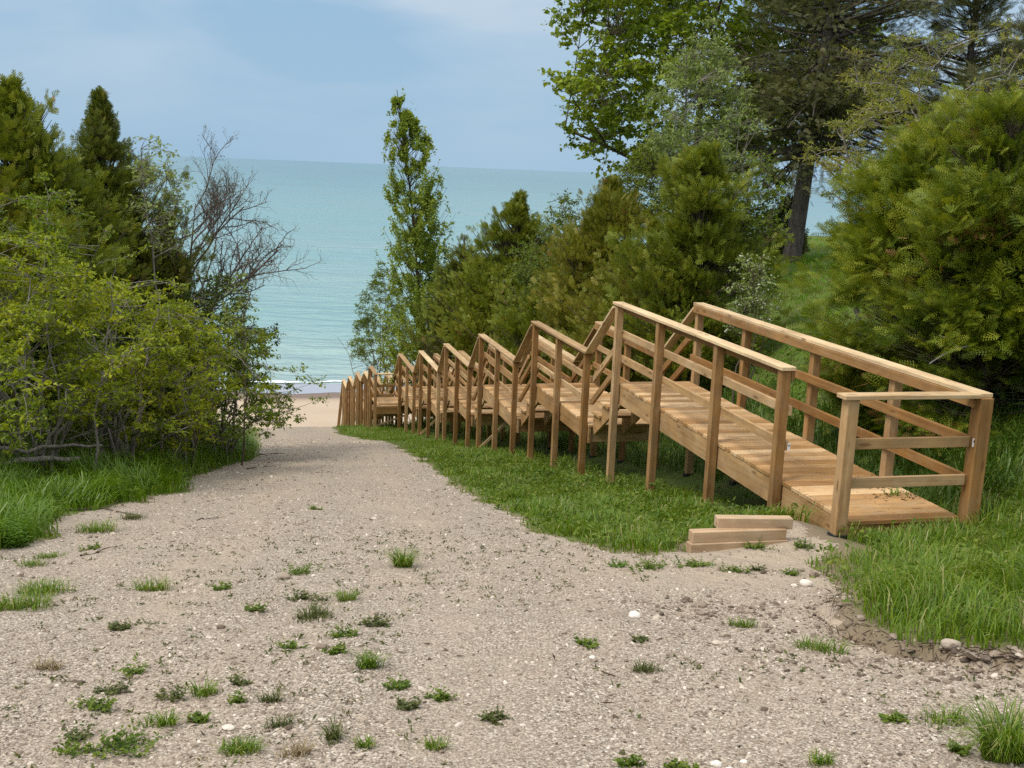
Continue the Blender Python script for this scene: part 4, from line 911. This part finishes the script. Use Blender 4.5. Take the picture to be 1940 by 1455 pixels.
# ------------------------------------------------------------------ loose stones
_p = (1 + 5 ** .5) / 2
ICO = unit(np.array([(-1, _p, 0), (1, _p, 0), (-1, -_p, 0), (1, -_p, 0), (0, -1, _p), (0, 1, _p), (0, -1, -_p), (0, 1, -_p), (_p, 0, -1), (_p, 0, 1), (-_p, 0, -1), (-_p, 0, 1)], float))
ICT = np.array([(0, 11, 5), (0, 5, 1), (0, 1, 7), (0, 7, 10), (0, 10, 11), (1, 5, 9), (5, 11, 4), (11, 10, 2), (10, 7, 6), (7, 1, 8), (3, 9, 4), (3, 4, 2), (3, 2, 6), (3, 6, 8), (3, 8, 9), (4, 9, 5), (2, 4, 11), (6, 2, 10), (8, 6, 7), (9, 8, 1)])
def stones(mb, P, size, rnd):
    n = len(P); a = rng.random(n) * 6.283; sc = np.stack([1 + .5 * rng.random(n), .65 + .4 * rng.random(n), .35 + .4 * rng.random(n)], -1) * size[:, None]
    V = ICO[None] * (.72 + .5 * rng.random((n, 12, 1))) * sc[:, None]; ca, sa = np.cos(a)[:, None], np.sin(a)[:, None]
    tl = (rng.random(n) - .5)[:, None] * .9; V[..., 2] += V[..., 0] * tl
    V = np.stack([V[..., 0] * ca - V[..., 1] * sa, V[..., 0] * sa + V[..., 1] * ca, V[..., 2]], -1) + P[:, None]
    mb.add(V.reshape(-1, 3), None, (np.arange(n)[:, None, None] * 12 + ICT[None]).reshape(-1, 3), rnd=np.repeat(rnd, 12))
mb = MB()
for (s0, s1, n0, n1, dens, sz) in ((2.4, 4.6, -2.2, 4.6, 1500, 1.), (4.6, 7, -2.6, 4.6, 900, 1.05), (7, 10.5, -2.6, 4.8, 420, 1.2), (10.5, 16, -1.6, 4, 170, 1.45), (16, 30, -.5, 4.5, 50, 2.)):
    N = int((s1 - s0) * (n1 - n0) * dens); s = s0 + (s1 - s0) * rng.random(N); n = n0 + (n1 - n0) * rng.random(N)
    bare = sstep((vn(s * 1.1, n * 1.1, 300) - .55) / .2) * .75 + np.clip(.9 * np.exp(-((s - 6.9) / 1.2) ** 2 - ((n - 3.7) / .9) ** 2), 0, 1); k = (grass_mask(s, n) < .03) & (rng.random(N) > bare)
    s, n = s[k], n[k]; x, y = xy(s, n); size = sz * .0058 * np.exp(rng.normal(size=len(s)) * .40)
    stones(mb, np.stack([x, y, H(s, n) + size * .12], -1), size, np.clip(.48 + .22 * rng.normal(size=len(s)), 0, .9))
tag(mb.build('gravel_stones', M['stone'], None), 'pale crushed gravel strewn over the path', 'gravel', kind='stuff')
mb = MB()                                               # crumbs of soil below the turf edge
for (px, py, sp, N) in ((1330, 1150, .28, 160), (1400, 1165, .3, 220), (1480, 1195, .3, 120), (1700, 1245, .35, 260), (1850, 1285, .3, 200), (1490, 1080, .3, 120)):
    q = gp(px, py); p = q[None, :2] + rng.normal(size=(N, 2)) * sp * np.array([1., .35]); s, n = sn(p[:, 0], p[:, 1]); size = .007 * np.exp(rng.normal(size=N) * .5)
    stones(mb, np.stack([p[:, 0], p[:, 1], H(s, n) + size * .3], -1), size, np.clip(.2 + .12 * rng.normal(size=N), 0, .6))
E_ = np.array(RPOLY[1:12]); E_ = E_[(E_[:, 0] < 6.6) & (E_[:, 0] > 2.4)]; q = np.sort(rng.random(900)) * (len(E_) - 1); i = np.minimum(q.astype(int), len(E_) - 2); f = (q - i)[:, None]
E_ = E_[i] * (1 - f) + E_[i + 1] * f + rng.normal(size=(900, 2)) * .07; x, y = xy(E_[:, 0], E_[:, 1]); size = .0065 * np.exp(rng.normal(size=900) * .6)
stones(mb, np.stack([x, y, H(E_[:, 0], E_[:, 1]) + size * .3], -1), size, np.clip(.25 + .16 * rng.normal(size=900), 0, .8))
tag(mb.build('soil_crumbs', M['stone'], None), 'crumbled brown soil below the eroded turf edge', 'soil', kind='stuff')
def rock(px, py, wpx, tone, label, flat=.62):
    q = gpp(px, py); w = wpx * q[1] / F / 2; mb = MB(); r = np.random.default_rng(int(px * 7 + py))
    import itertools
    V = ICO.copy(); Tt = ICT.copy(); 
    for it in range(2):
        key = {}; nv = list(V); NT = []
        def mid(a, b):
            k = (min(a, b), max(a, b))
            if k not in key: key[k] = len(nv); nv.append(unit(nv[a] + nv[b]))
            return key[k]
        for a, b, c in Tt: ab, bc, ca = mid(a, b), mid(b, c), mid(c, a); NT += [(a, ab, ca), (b, bc, ab), (c, ca, bc), (ab, bc, ca)]
        V = np.array(nv); Tt = np.array(NT)
    o = r.random(2) * 50; V = V * (1 + .55 * fbm(V[:, 0] * 1.3 + o[0], V[:, 1] * 1.3 + V[:, 2] * .9 + o[1], 5, 3))[:, None]; V = V * np.array([1, .8, flat]) * w
    V = V + q + np.array([0, 0, w * flat * .55]); mb.add(V, None, Tt, rnd=tone)
    tag(mb.build('rock', M['stone'], None, False), label, 'rock', 'loose rocks lying on the gravel')
rock(1202, 1170, 27, .97, 'pale rounded rock alone in the middle of the gravel')
rock(1527, 1104, 26, .92, 'grey-white rock at the foot of the dirt heap by the stairway')
rock(1505, 1106, 13, .9, 'small white stone left of the grey-white rock by the dirt heap')
rock(1357, 1441, 24, .98, 'flat white rock at the bottom edge of the gravel, right of centre')
rock(1410, 1434, 16, 1., 'small bright white rock at the bottom edge, right of the flat white one')
rock(1383, 1452, 18, .95, 'white rock cut by the bottom edge between two other white rocks')
rock(432, 1381, 26, .88, 'flat grey-white stone beside the low grass tuft at the bottom left', .35)
rock(610, 1231, 28, .22, 'flat brown rock among the weeds left of centre', .45)
rock(419, 1188, 17, .12, 'small dark brown rock on the left half of the gravel')
rock(538, 1095, 26, .42, 'beige rock beside the leafy weed near the middle of the gravel')
rock(1358, 1224, 24, .7, 'flat beige stone on the bare soil below the turf crumbs', .4)
rock(1590, 1140, 30, .93, 'pale rock half hidden at the edge of the right-hand grass', .5)
rock(1800, 1238, 40, .55, 'clod of dry soil on the lip of the eroded turf edge', .6)
rock(1330, 1152, 18, .35, 'brown clod left of the crumbled soil', .7)
rock(1122, 1253, 15, .95, 'small white stone between two weeds right of centre')

# ------------------------------------------------------------------ weeds, each a plant of its own
def weed(kind, px, py, wpx, label, mat='weed', tall=1., dens=1., name='weed', cat='weed', group='weeds sprouting from the gravel'):
    q = gpp(px, py); wd = 1.45 * wpx * q[1] / F; r = np.random.default_rng(int(px * 13 + py * 3)); dens = dens * 1.5; mb = MB()
    sub = np.clip(r.normal(size=(4, 2)), -1.3, 1.3) * wd * np.array([.21, .14]); sub[0] = 0
    if kind == 'grass':
        n = int(dens * (30 + 380 * wd)); a = r.random(n) * 6.283; rr = wd * .26 * r.random(n) ** .6; w4 = sub[np.minimum(r.integers(5, size=n), 3)] if tall < 1.5 else sub[np.zeros(n, int)]; P = np.stack([q[0] + np.cos(a) * rr + w4[:, 0], q[1] + np.sin(a) * rr * .8 + w4[:, 1], 0 * a], -1); s, nn = sn(P[:, 0], P[:, 1]); P[:, 2] = H(s, nn) - .004
        h = tall * (.02 + .22 * wd) * (.3 + 1.1 * r.random(n) ** 1.4); tw = r.random(n); blades(mb, P, h, .003 + .0025 * r.random(n), a + r.normal(size=n) * .8, .4 + .9 * r.random(n), np.where(tw < .10, .98, .05 + .6 * r.random(n)))
    else:
        ns = int(dens * (5 + 55 * wd)); C = []; D = []; SZ = []; RN = []
        for i in range(ns):
            a = r.random() * 6.283; rr = wd * .24 * r.random() ** .6; w4 = sub[r.integers(4)]; b = np.array([q[0] + math.cos(a) * rr + w4[0], q[1] + math.sin(a) * rr * .7 + w4[1], 0]); b[2] = hz(b[0], b[1]) - .003
            ln = tall * (.02 + .16 * wd) * (.6 + .8 * r.random()); d = unit(np.array([math.cos(a) * .7, math.sin(a) * .7, .8]) + r.normal(size=3) * .3); tone = r.random()
            for j in range(9):
                f = (j + .6) / 9; C.append(b + d * ln * f); aa = r.random() * 6.283; D.append(unit(np.array([math.cos(aa), math.sin(aa), .35 + r.normal() * .25]))); SZ.append((.013 + .018 * r.random()) * (1.25 - .6 * f)); RN.append(.5 * tone + .5 * r.random())
        C, D, SZ = np.array(C), np.array(D), np.array(SZ); n = len(C); leaves(mb, C, D, unit(np.array([0, 0, 1.]) + r.normal(size=(n, 3)) * .4), SZ, SZ * .6, np.array(RN))
    tag(mb.build(name, M[mat], None), label, cat, group)
g_, l_ = 'grass', 'leafy'
for a in (
 (l_, 565, 1085, 62, 'leafy green weed beside the beige rock near the middle of the gravel'), (g_, 763, 1078, 46, 'upright round grass tuft standing alone on the smooth middle of the gravel', 'grass', 1.7, 2.),
 (g_, 278, 1113, 66, 'rounded low grass tuft left of the middle of the gravel', 'grass'), (g_, 80, 1120, 90, 'upper one of two wide low grass patches at the left edge', 'grass', .8, 1.5),
 (g_, 32, 1152, 105, 'lower one of two wide low grass patches cut by the left edge', 'grass', .8, 1.5), (l_, 420, 1112, 42, 'small weed right of the rounded low grass tuft'),
 (l_, 482, 1160, 36, 'dark bushy weed right of the small dark brown rock', 'weed', 1.3), (l_, 570, 1135, 62, 'flat spreading weed just below the beige rock', 'weed_olive'),
 (g_, 658, 1135, 44, 'bright grass tuft at the top of the curving line of weeds', 'grass', 1.2), (g_, 605, 1168, 92, 'wide thin patch of grass left of the curving line of weeds', 'weed_olive', .7),
 (l_, 705, 1187, 62, 'loose olive weed in the curving line of weeds', 'weed_olive'), (l_, 655, 1208, 52, 'flat clover-like weed above the small clover-like one'),
 (l_, 547, 1229, 40, 'leafy weed left of the flat brown rock'), (l_, 647, 1244, 46, 'clover-like weed at the bend of the curving line of weeds'),
 (g_, 710, 1270, 48, 'vivid green round grass tuft below the bend of the weeds', 'grass', 1.3, 1.6), (l_, 750, 1301, 46, 'dark leafy weed just below the vivid round tuft'),
 (l_, 777, 1338, 50, 'scraggly weed below the dark leafy one', 'weed_olive', 1.2), (l_, 840, 1326, 40, 'small weed right of the scraggly one, by the smooth gravel'),
 (l_, 255, 1272, 28, 'upright bushy little weed left of centre in the foreground', 'weed', 1.9), (l_, 188, 1338, 66, 'leafy weed above the biggest clump at the bottom left', 'weed', 1.2),
 (l_, 207, 1308, 56, 'yellowish weed touching the leafy one at the bottom left', 'weed_olive'), (g_, 383, 1313, 60, 'low spreading grass tuft left of the yellowish sprig', 'grass'),
 (l_, 460, 1293, 25, 'tiny yellowish sprig in the left foreground', 'weed_olive', 1.5), (g_, 522, 1334, 46, 'low yellow-green tuft below the tiny yellowish sprig', 'weed_olive'),
 (l_, 450, 1332, 20, 'tiny dark sprig left of the low yellow-green tuft', 'weed', 1.6), (l_, 372, 1364, 40, 'small weed above the low grass tuft near the bottom'),
 (g_, 297, 1381, 58, 'dark slanting grass tuft right of the biggest clump', 'grass'), (l_, 195, 1422, 140, 'biggest leafy weed clump, at the bottom left of the gravel', 'weed', .9, 1.4),
 (l_, 145, 1400, 40, 'stalky weed at the left end of the biggest clump', 'weed_olive', 1.6), (g_, 442, 1420, 78, 'vivid low grass tuft below the flat grey-white stone', 'grass', .8, 1.6),
 (g_, 527, 1373, 40, 'short tuft right of the flat grey-white stone', 'weed_olive'), (g_, 630, 1402, 30, 'upright yellow-green tuft at the bottom centre', 'weed_olive', 2.), (g_, 690, 1416, 36, 'round low tuft right of the upright yellow-green one', 'grass'),
 (g_, 572, 1430, 62, 'thin brownish grass patch at the bottom edge', 'dry', .8), (g_, 822, 1417, 40, 'low tuft at the bottom edge right of centre', 'grass'), (l_, 935, 1360, 46, 'straggly brown weed in the centre foreground', 'weed_olive'),
 (l_, 325, 1324, 40, 'grey-green stalky weed left of the low spreading tuft', 'weed_olive', 1.5), (l_, 228, 1190, 42, 'sparse weed in the left half below the rounded tuft', 'weed_olive'), (g_, 92, 1266, 42, 'dry brown sprig near the left edge', 'dry'),
 (g_, 182, 1006, 90, 'thin grass patch between the lying stick and the left verge', 'grass', .7), (g_, 245, 986, 50, 'short yellowish grass patch at the end of the lying stick', 'weed_olive', .7), (l_, 172, 1035, 30, 'bushy weed below the thin grass patch by the verge'),
 (g_, 47, 1066, 50, 'low flat grass patch near the lush clump at the left edge', 'grass', .6), (g_, 95, 1050, 46, 'upper low flat grass patch right of the lush clump', 'grass', .6), (l_, 600, 963, 22, 'tiny weed alone on the upper gravel'),
 (l_, 1112, 1226, 36, 'dark star-shaped weed alone on the gravel right of centre'), (l_, 1210, 1215, 36, 'flat weed right of the dark star-shaped one', 'weed_olive', .5), (g_, 1230, 1273, 44, 'brownish sprig below the two right-hand weeds', 'weed_olive'),
 (g_, 1550, 1226, 72, 'thin grass tuft on the soil below the right-hand grass', 'grass', .9), (g_, 1782, 1362, 96, 'sparse wide tuft above the big clump in the right corner', 'grass', .7), (l_, 1695, 1363, 30, 'small weed left of the sparse wide tuft'),
 (g_, 1407, 1190, 36, 'short green sprig under the crumbled soil', 'grass'), (l_, 1228, 1080, 62, 'leafy weed below the grass strip, left of the timbers'), (l_, 1175, 1075, 30, 'small bright weed at the left end of the weeds below the strip', 'clump'),
 (g_, 1387, 1036, 48, 'yellow-green grass sprig growing against the timbers', 'clump', 1.2), (l_, 1437, 1041, 52, 'dark leafy weed on the dirt heap'), (l_, 1320, 1075, 60, 'straggly weed in front of the timbers', 'weed', 1.2),
 (l_, 1392, 1084, 40, 'dark weed below the dirt heap'), (l_, 1440, 1079, 28, 'small olive weed below the dirt heap', 'weed_olive'), (l_, 1495, 1085, 28, 'dark small weed left of the grey-white rock'), (l_, 1508, 1032, 44, 'weed at the foot of the stairway corner post'),
 (g_, 1547, 1440, 46, 'low tuft at the bottom edge right of the white rocks', 'grass'), (l_, 1292, 1445, 44, 'weed at the bottom edge left of the white rocks'), (l_, 1190, 1440, 42, 'dark leafy weed at the bottom edge right of centre', 'weed', 1.2), (l_, 1815, 1415, 40, 'broad-leaved weed beside the big clump in the right corner'),
): weed(*a)
weed(g_, 1905, 1432, 120, 'big upright grass clump in the bottom right corner', 'grass', 2.1, 3.5, 'grass_clump', 'grass', None)
def clump(px, py, wpx, hpx, label):
    q = gpp(px, py); wd = wpx * q[1] / F; ht = hpx * q[1] / F; r = np.random.default_rng(77); C = []; D = []; SZ = []; RN = []
    for i in range(90):
        a = r.random() * 6.283; rr = wd * .42 * r.random() ** .5; b = np.array([q[0] + math.cos(a) * rr, q[1] + math.sin(a) * rr, q[2]]); ln = ht * (1 - .5 * (rr / (wd * .42)) ** 2) * (.75 + .4 * r.random()); d = unit(np.array([math.cos(a) * .3, math.sin(a) * .3, 1]) + r.normal(size=3) * .1); t = r.random()
        for j in range(14):
            f = (j + 1) / 14; aa = j * 2.4 + r.random(); C.append(b + d * ln * f); D.append(unit(np.array([math.cos(aa), math.sin(aa), .5 - .5 * f + r.normal() * .15]))); SZ.append(.07 * (1.15 - .5 * f)); RN.append(.4 * t + .3 * f + .3 * r.random())
    mb = MB(); C, D, SZ = np.array(C), np.array(D), np.array(SZ); leaves(mb, C, D, unit(np.array([0, 0, 1.]) + r.normal(size=(len(C), 3)) * .3), SZ, SZ * .24, np.array(RN)); tag(mb.build('leafy_clump', M['clump'], None), label, 'plant')
clump(12, 1030, 95, 66, 'lush bright green leafy clump at the left edge below the tall grass')
q = pt(8.35, 5.62, ZD[0]); 
def deck_weed():
    mb = MB(); n = 26; a = rng.random(n) * 6.283; P = np.repeat(q[None], n, 0) + rng.normal(size=(n, 3)) * np.array([.05, .03, 0]); blades(mb, P, .04 + .05 * rng.random(n), np.full(n, .007), a, .6 + .5 * rng.random(n), .3 + .6 * rng.random(n)); tag(mb.build('weed', M['clump'], None), 'bright weed growing up between the deck boards of the top platform', 'weed')
deck_weed()
# ------------------------------------------------------------------ sticks and fallen wood
def stick(pts, r0, label, name='stick', cat='stick', mat='bark', forks=3, group='sticks lying on the path edges'):
    mb = MB(); P = np.array([gpp(*p) for p in pts]); P[:, 2] += r0 * .8; t = np.linspace(0, 1, 9); tt = np.linspace(0, 1, len(P)); Q = np.stack([np.interp(t, tt, P[:, j]) for j in range(3)], -1) + rng.normal(size=(9, 3)) * np.array([.012, .02, .004]); tube(mb, Q, r0 * (1 - .7 * t), 5)
    for i in range(forks):
        o = Q[2 + 2 * i]; d = unit(Q[-1] - Q[0]) * .6 + rng.normal(size=3) * np.array([.4, .5, .08]); ln = np.linalg.norm(Q[-1] - Q[0]) * .22; tube(mb, np.array([o, o + d * ln * .5, o + d * ln + np.array([0, 0, .01])]), [r0 * .5, r0 * .4, r0 * .15], 4)
    tag(mb.build(name, M[mat], None, True), label, cat, group)
stick([(120, 972), (200, 970), (325, 990)], .010, 'long thin stick lying beside the left verge')
stick([(150, 1052), (235, 1030)], .007, 'short forked stick near the weeds below the left verge')
stick([(490, 862), (540, 858)], .014, 'dark dead branch lying at the foot of the overhanging bush')
stick([(470, 888), (520, 880)], .010, 'thin dead twig on the path below the overhanging bush')
stick([(370, 985), (425, 978)], .006, 'thin stick lying on the upper gravel right of the verge')
stick([(1390, 1230), (1405, 1240)], .005, 'tiny twig beside the flat beige stone', forks=1)
stick([(1675, 1277), (1715, 1277)], .004, 'straight thin twig on the bare soil near the right edge', forks=0)
def log():
    q0 = at_y(-60, 880, 12.6); q1 = at_y(150, 868, 13.6); mb = MB(); t = np.linspace(0, 1, 8)[:, None]; P = q0 * (1 - t) + q1 * t; P[:, 2] += rng.normal(size=8) * .02; tube(mb, P, np.linspace(.05, .03, 8), 7); P2 = P + np.array([.2, .25, .12]); tube(mb, P2, np.linspace(.03, .015, 8), 6)
    tag(mb.build('fallen_branch', M['bark_grey'], None, True), 'grey fallen branch lying along the bushes above the tall grass', 'branch')
log()
mb = MB(); N = 1100                                    # sparse tiny sprigs between the weeds
s = 2.6 + 6.5 * rng.random(N); n = -2.2 + 6.3 * rng.random(N); k = (grass_mask(s, n) < 0) & (vn(s * .9, n * .9, 410) + .35 * (n < 1.6) > .62); s, n = s[k], n[k]; x, y = xy(s, n); N = len(s)
Pk = np.repeat(np.stack([x, y, H(s, n)], -1), 7, 0); Pk = Pk + rng.normal(size=Pk.shape) * np.array([.018, .018, .002]); m = len(Pk)
leaves(mb, Pk, rdir(m, rng, .5, .5), rdir(m, rng, 1.), .016 + .022 * rng.random(m), .006 + .008 * rng.random(m), rng.random(m))
tag(mb.build('tiny_weeds', M['weed_olive'], None), 'sparse tiny seedlings dotted over the gravel', 'weeds', kind='stuff')
mb = MB(); N = 520                                     # bits of twig and dead leaf on the gravel
s = 2.6 + 9 * rng.random(N) ** 1.2; n = -1.8 + 6 * rng.random(N); k = grass_mask(s, n) < 0; s, n = s[k], n[k]; x, y = xy(s, n); N = len(s)
leaves(mb, np.stack([x, y, H(s, n) + .008], -1), rdir(N, rng, 0, .12), rdir(N, rng, 1.5), .02 + .07 * rng.random(N) ** 2, .003 + .008 * rng.random(N), rng.random(N))
q = rng.random(420) * (len(RPOLY[1:11]) - 1); i = q.astype(int); f = (q - i)[:, None]; E_ = np.array(RPOLY[1:12]); E_ = E_[i] * (1 - f) + E_[i + 1] * f + rng.normal(size=(420, 2)) * .045
k = (E_[:, 0] < 6.4) & (E_[:, 0] > 2.5); E_ = E_[k]; x, y = xy(E_[:, 0], E_[:, 1]); m = len(x)              # torn roots and straw hanging out of the turf edge
leaves(mb, np.stack([x, y, H(E_[:, 0], E_[:, 1]) + .012], -1), rdir(m, rng, -.1, .4), rdir(m, rng, 1.), .03 + .08 * rng.random(m), .003 + .005 * rng.random(m), rng.random(m))
tag(mb.build('twig_litter', M['litter'], None), 'small dark twigs and leaf bits scattered on the gravel', 'litter', kind='stuff')

# ------------------------------------------------------------------ light
SUN_EL, SUN_AZ = math.radians(58), math.radians(-118)     # azimuth from the view direction, negative = left
sd = np.array([math.sin(SUN_AZ) * math.cos(SUN_EL), math.cos(SUN_AZ) * math.cos(SUN_EL), math.sin(SUN_EL)])
ld = bpy.data.lights.new('sun', 'SUN'); ld.energy = 2.2; ld.angle = math.radians(22); ld.color = (1., .95, .86)
so = bpy.data.objects.new('sun', ld); COL.objects.link(so); so.rotation_euler = Vector(sd).to_track_quat('Z', 'Y').to_euler()
w = bpy.data.worlds.new('World'); SC.world = w; w.use_nodes = True; nt = w.node_tree; nt.nodes.clear()
sky = nt.nodes.new('ShaderNodeTexSky'); sky.sky_type = 'NISHITA'; sky.sun_disc = False; sky.sun_elevation = SUN_EL; sky.sun_rotation = SUN_AZ; sky.air_density = 1.; sky.dust_density = .6; sky.ozone_density = 2.5
tc = nt.nodes.new('ShaderNodeTexCoord')
mp = nd(nt, 'ShaderNodeMapping', {0: (tc, 'Generated'), 'Scale': (1.6, 1.6, 6.), 'Rotation': (0, .12, .4)})
n1 = nd(nt, 'ShaderNodeTexNoise', {'Vector': mp, 'Scale': 2.4, 'Detail': 5., 'Roughness': .5, 'Distortion': .4})
cl = ramp(nt, (n1, 'Fac'), [(.36, .1), (.64, .9)])
sep = nd(nt, 'ShaderNodeSeparateXYZ', {0: (tc, 'Generated')})
hzr = ramp(nt, (sep, 'Z'), [(0., 1.), (.05, .75), (.16, 0.)])
HAZEC, BLUEC, CLOUDC = (2.5, 3.85, 5.15), (2.05, 3.5, 5.05), (4.2, 5.0, 5.8)
c = mixc(nt, .84, sky, BLUEC); c = mixc(nt, cl, out2(c), CLOUDC); c = mixc(nt, math_(nt, 'MULTIPLY', hzr, .8), out2(c), HAZEC)
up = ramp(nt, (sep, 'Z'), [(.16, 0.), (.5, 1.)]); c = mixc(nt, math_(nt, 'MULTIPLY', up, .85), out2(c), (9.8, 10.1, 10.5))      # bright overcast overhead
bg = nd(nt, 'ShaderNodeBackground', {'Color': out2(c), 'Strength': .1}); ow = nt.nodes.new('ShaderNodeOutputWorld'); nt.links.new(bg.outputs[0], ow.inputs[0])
SC.view_settings.view_transform = 'Standard'; SC.view_settings.look = 'None'; SC.view_settings.exposure = 0.45; SC.view_settings.gamma = 1.
SC.cycles.max_bounces = 7; SC.cycles.diffuse_bounces = 3; SC.cycles.transmission_bounces = 4; SC.cycles.transparent_max_bounces = 4
SC.cycles.use_denoising = False
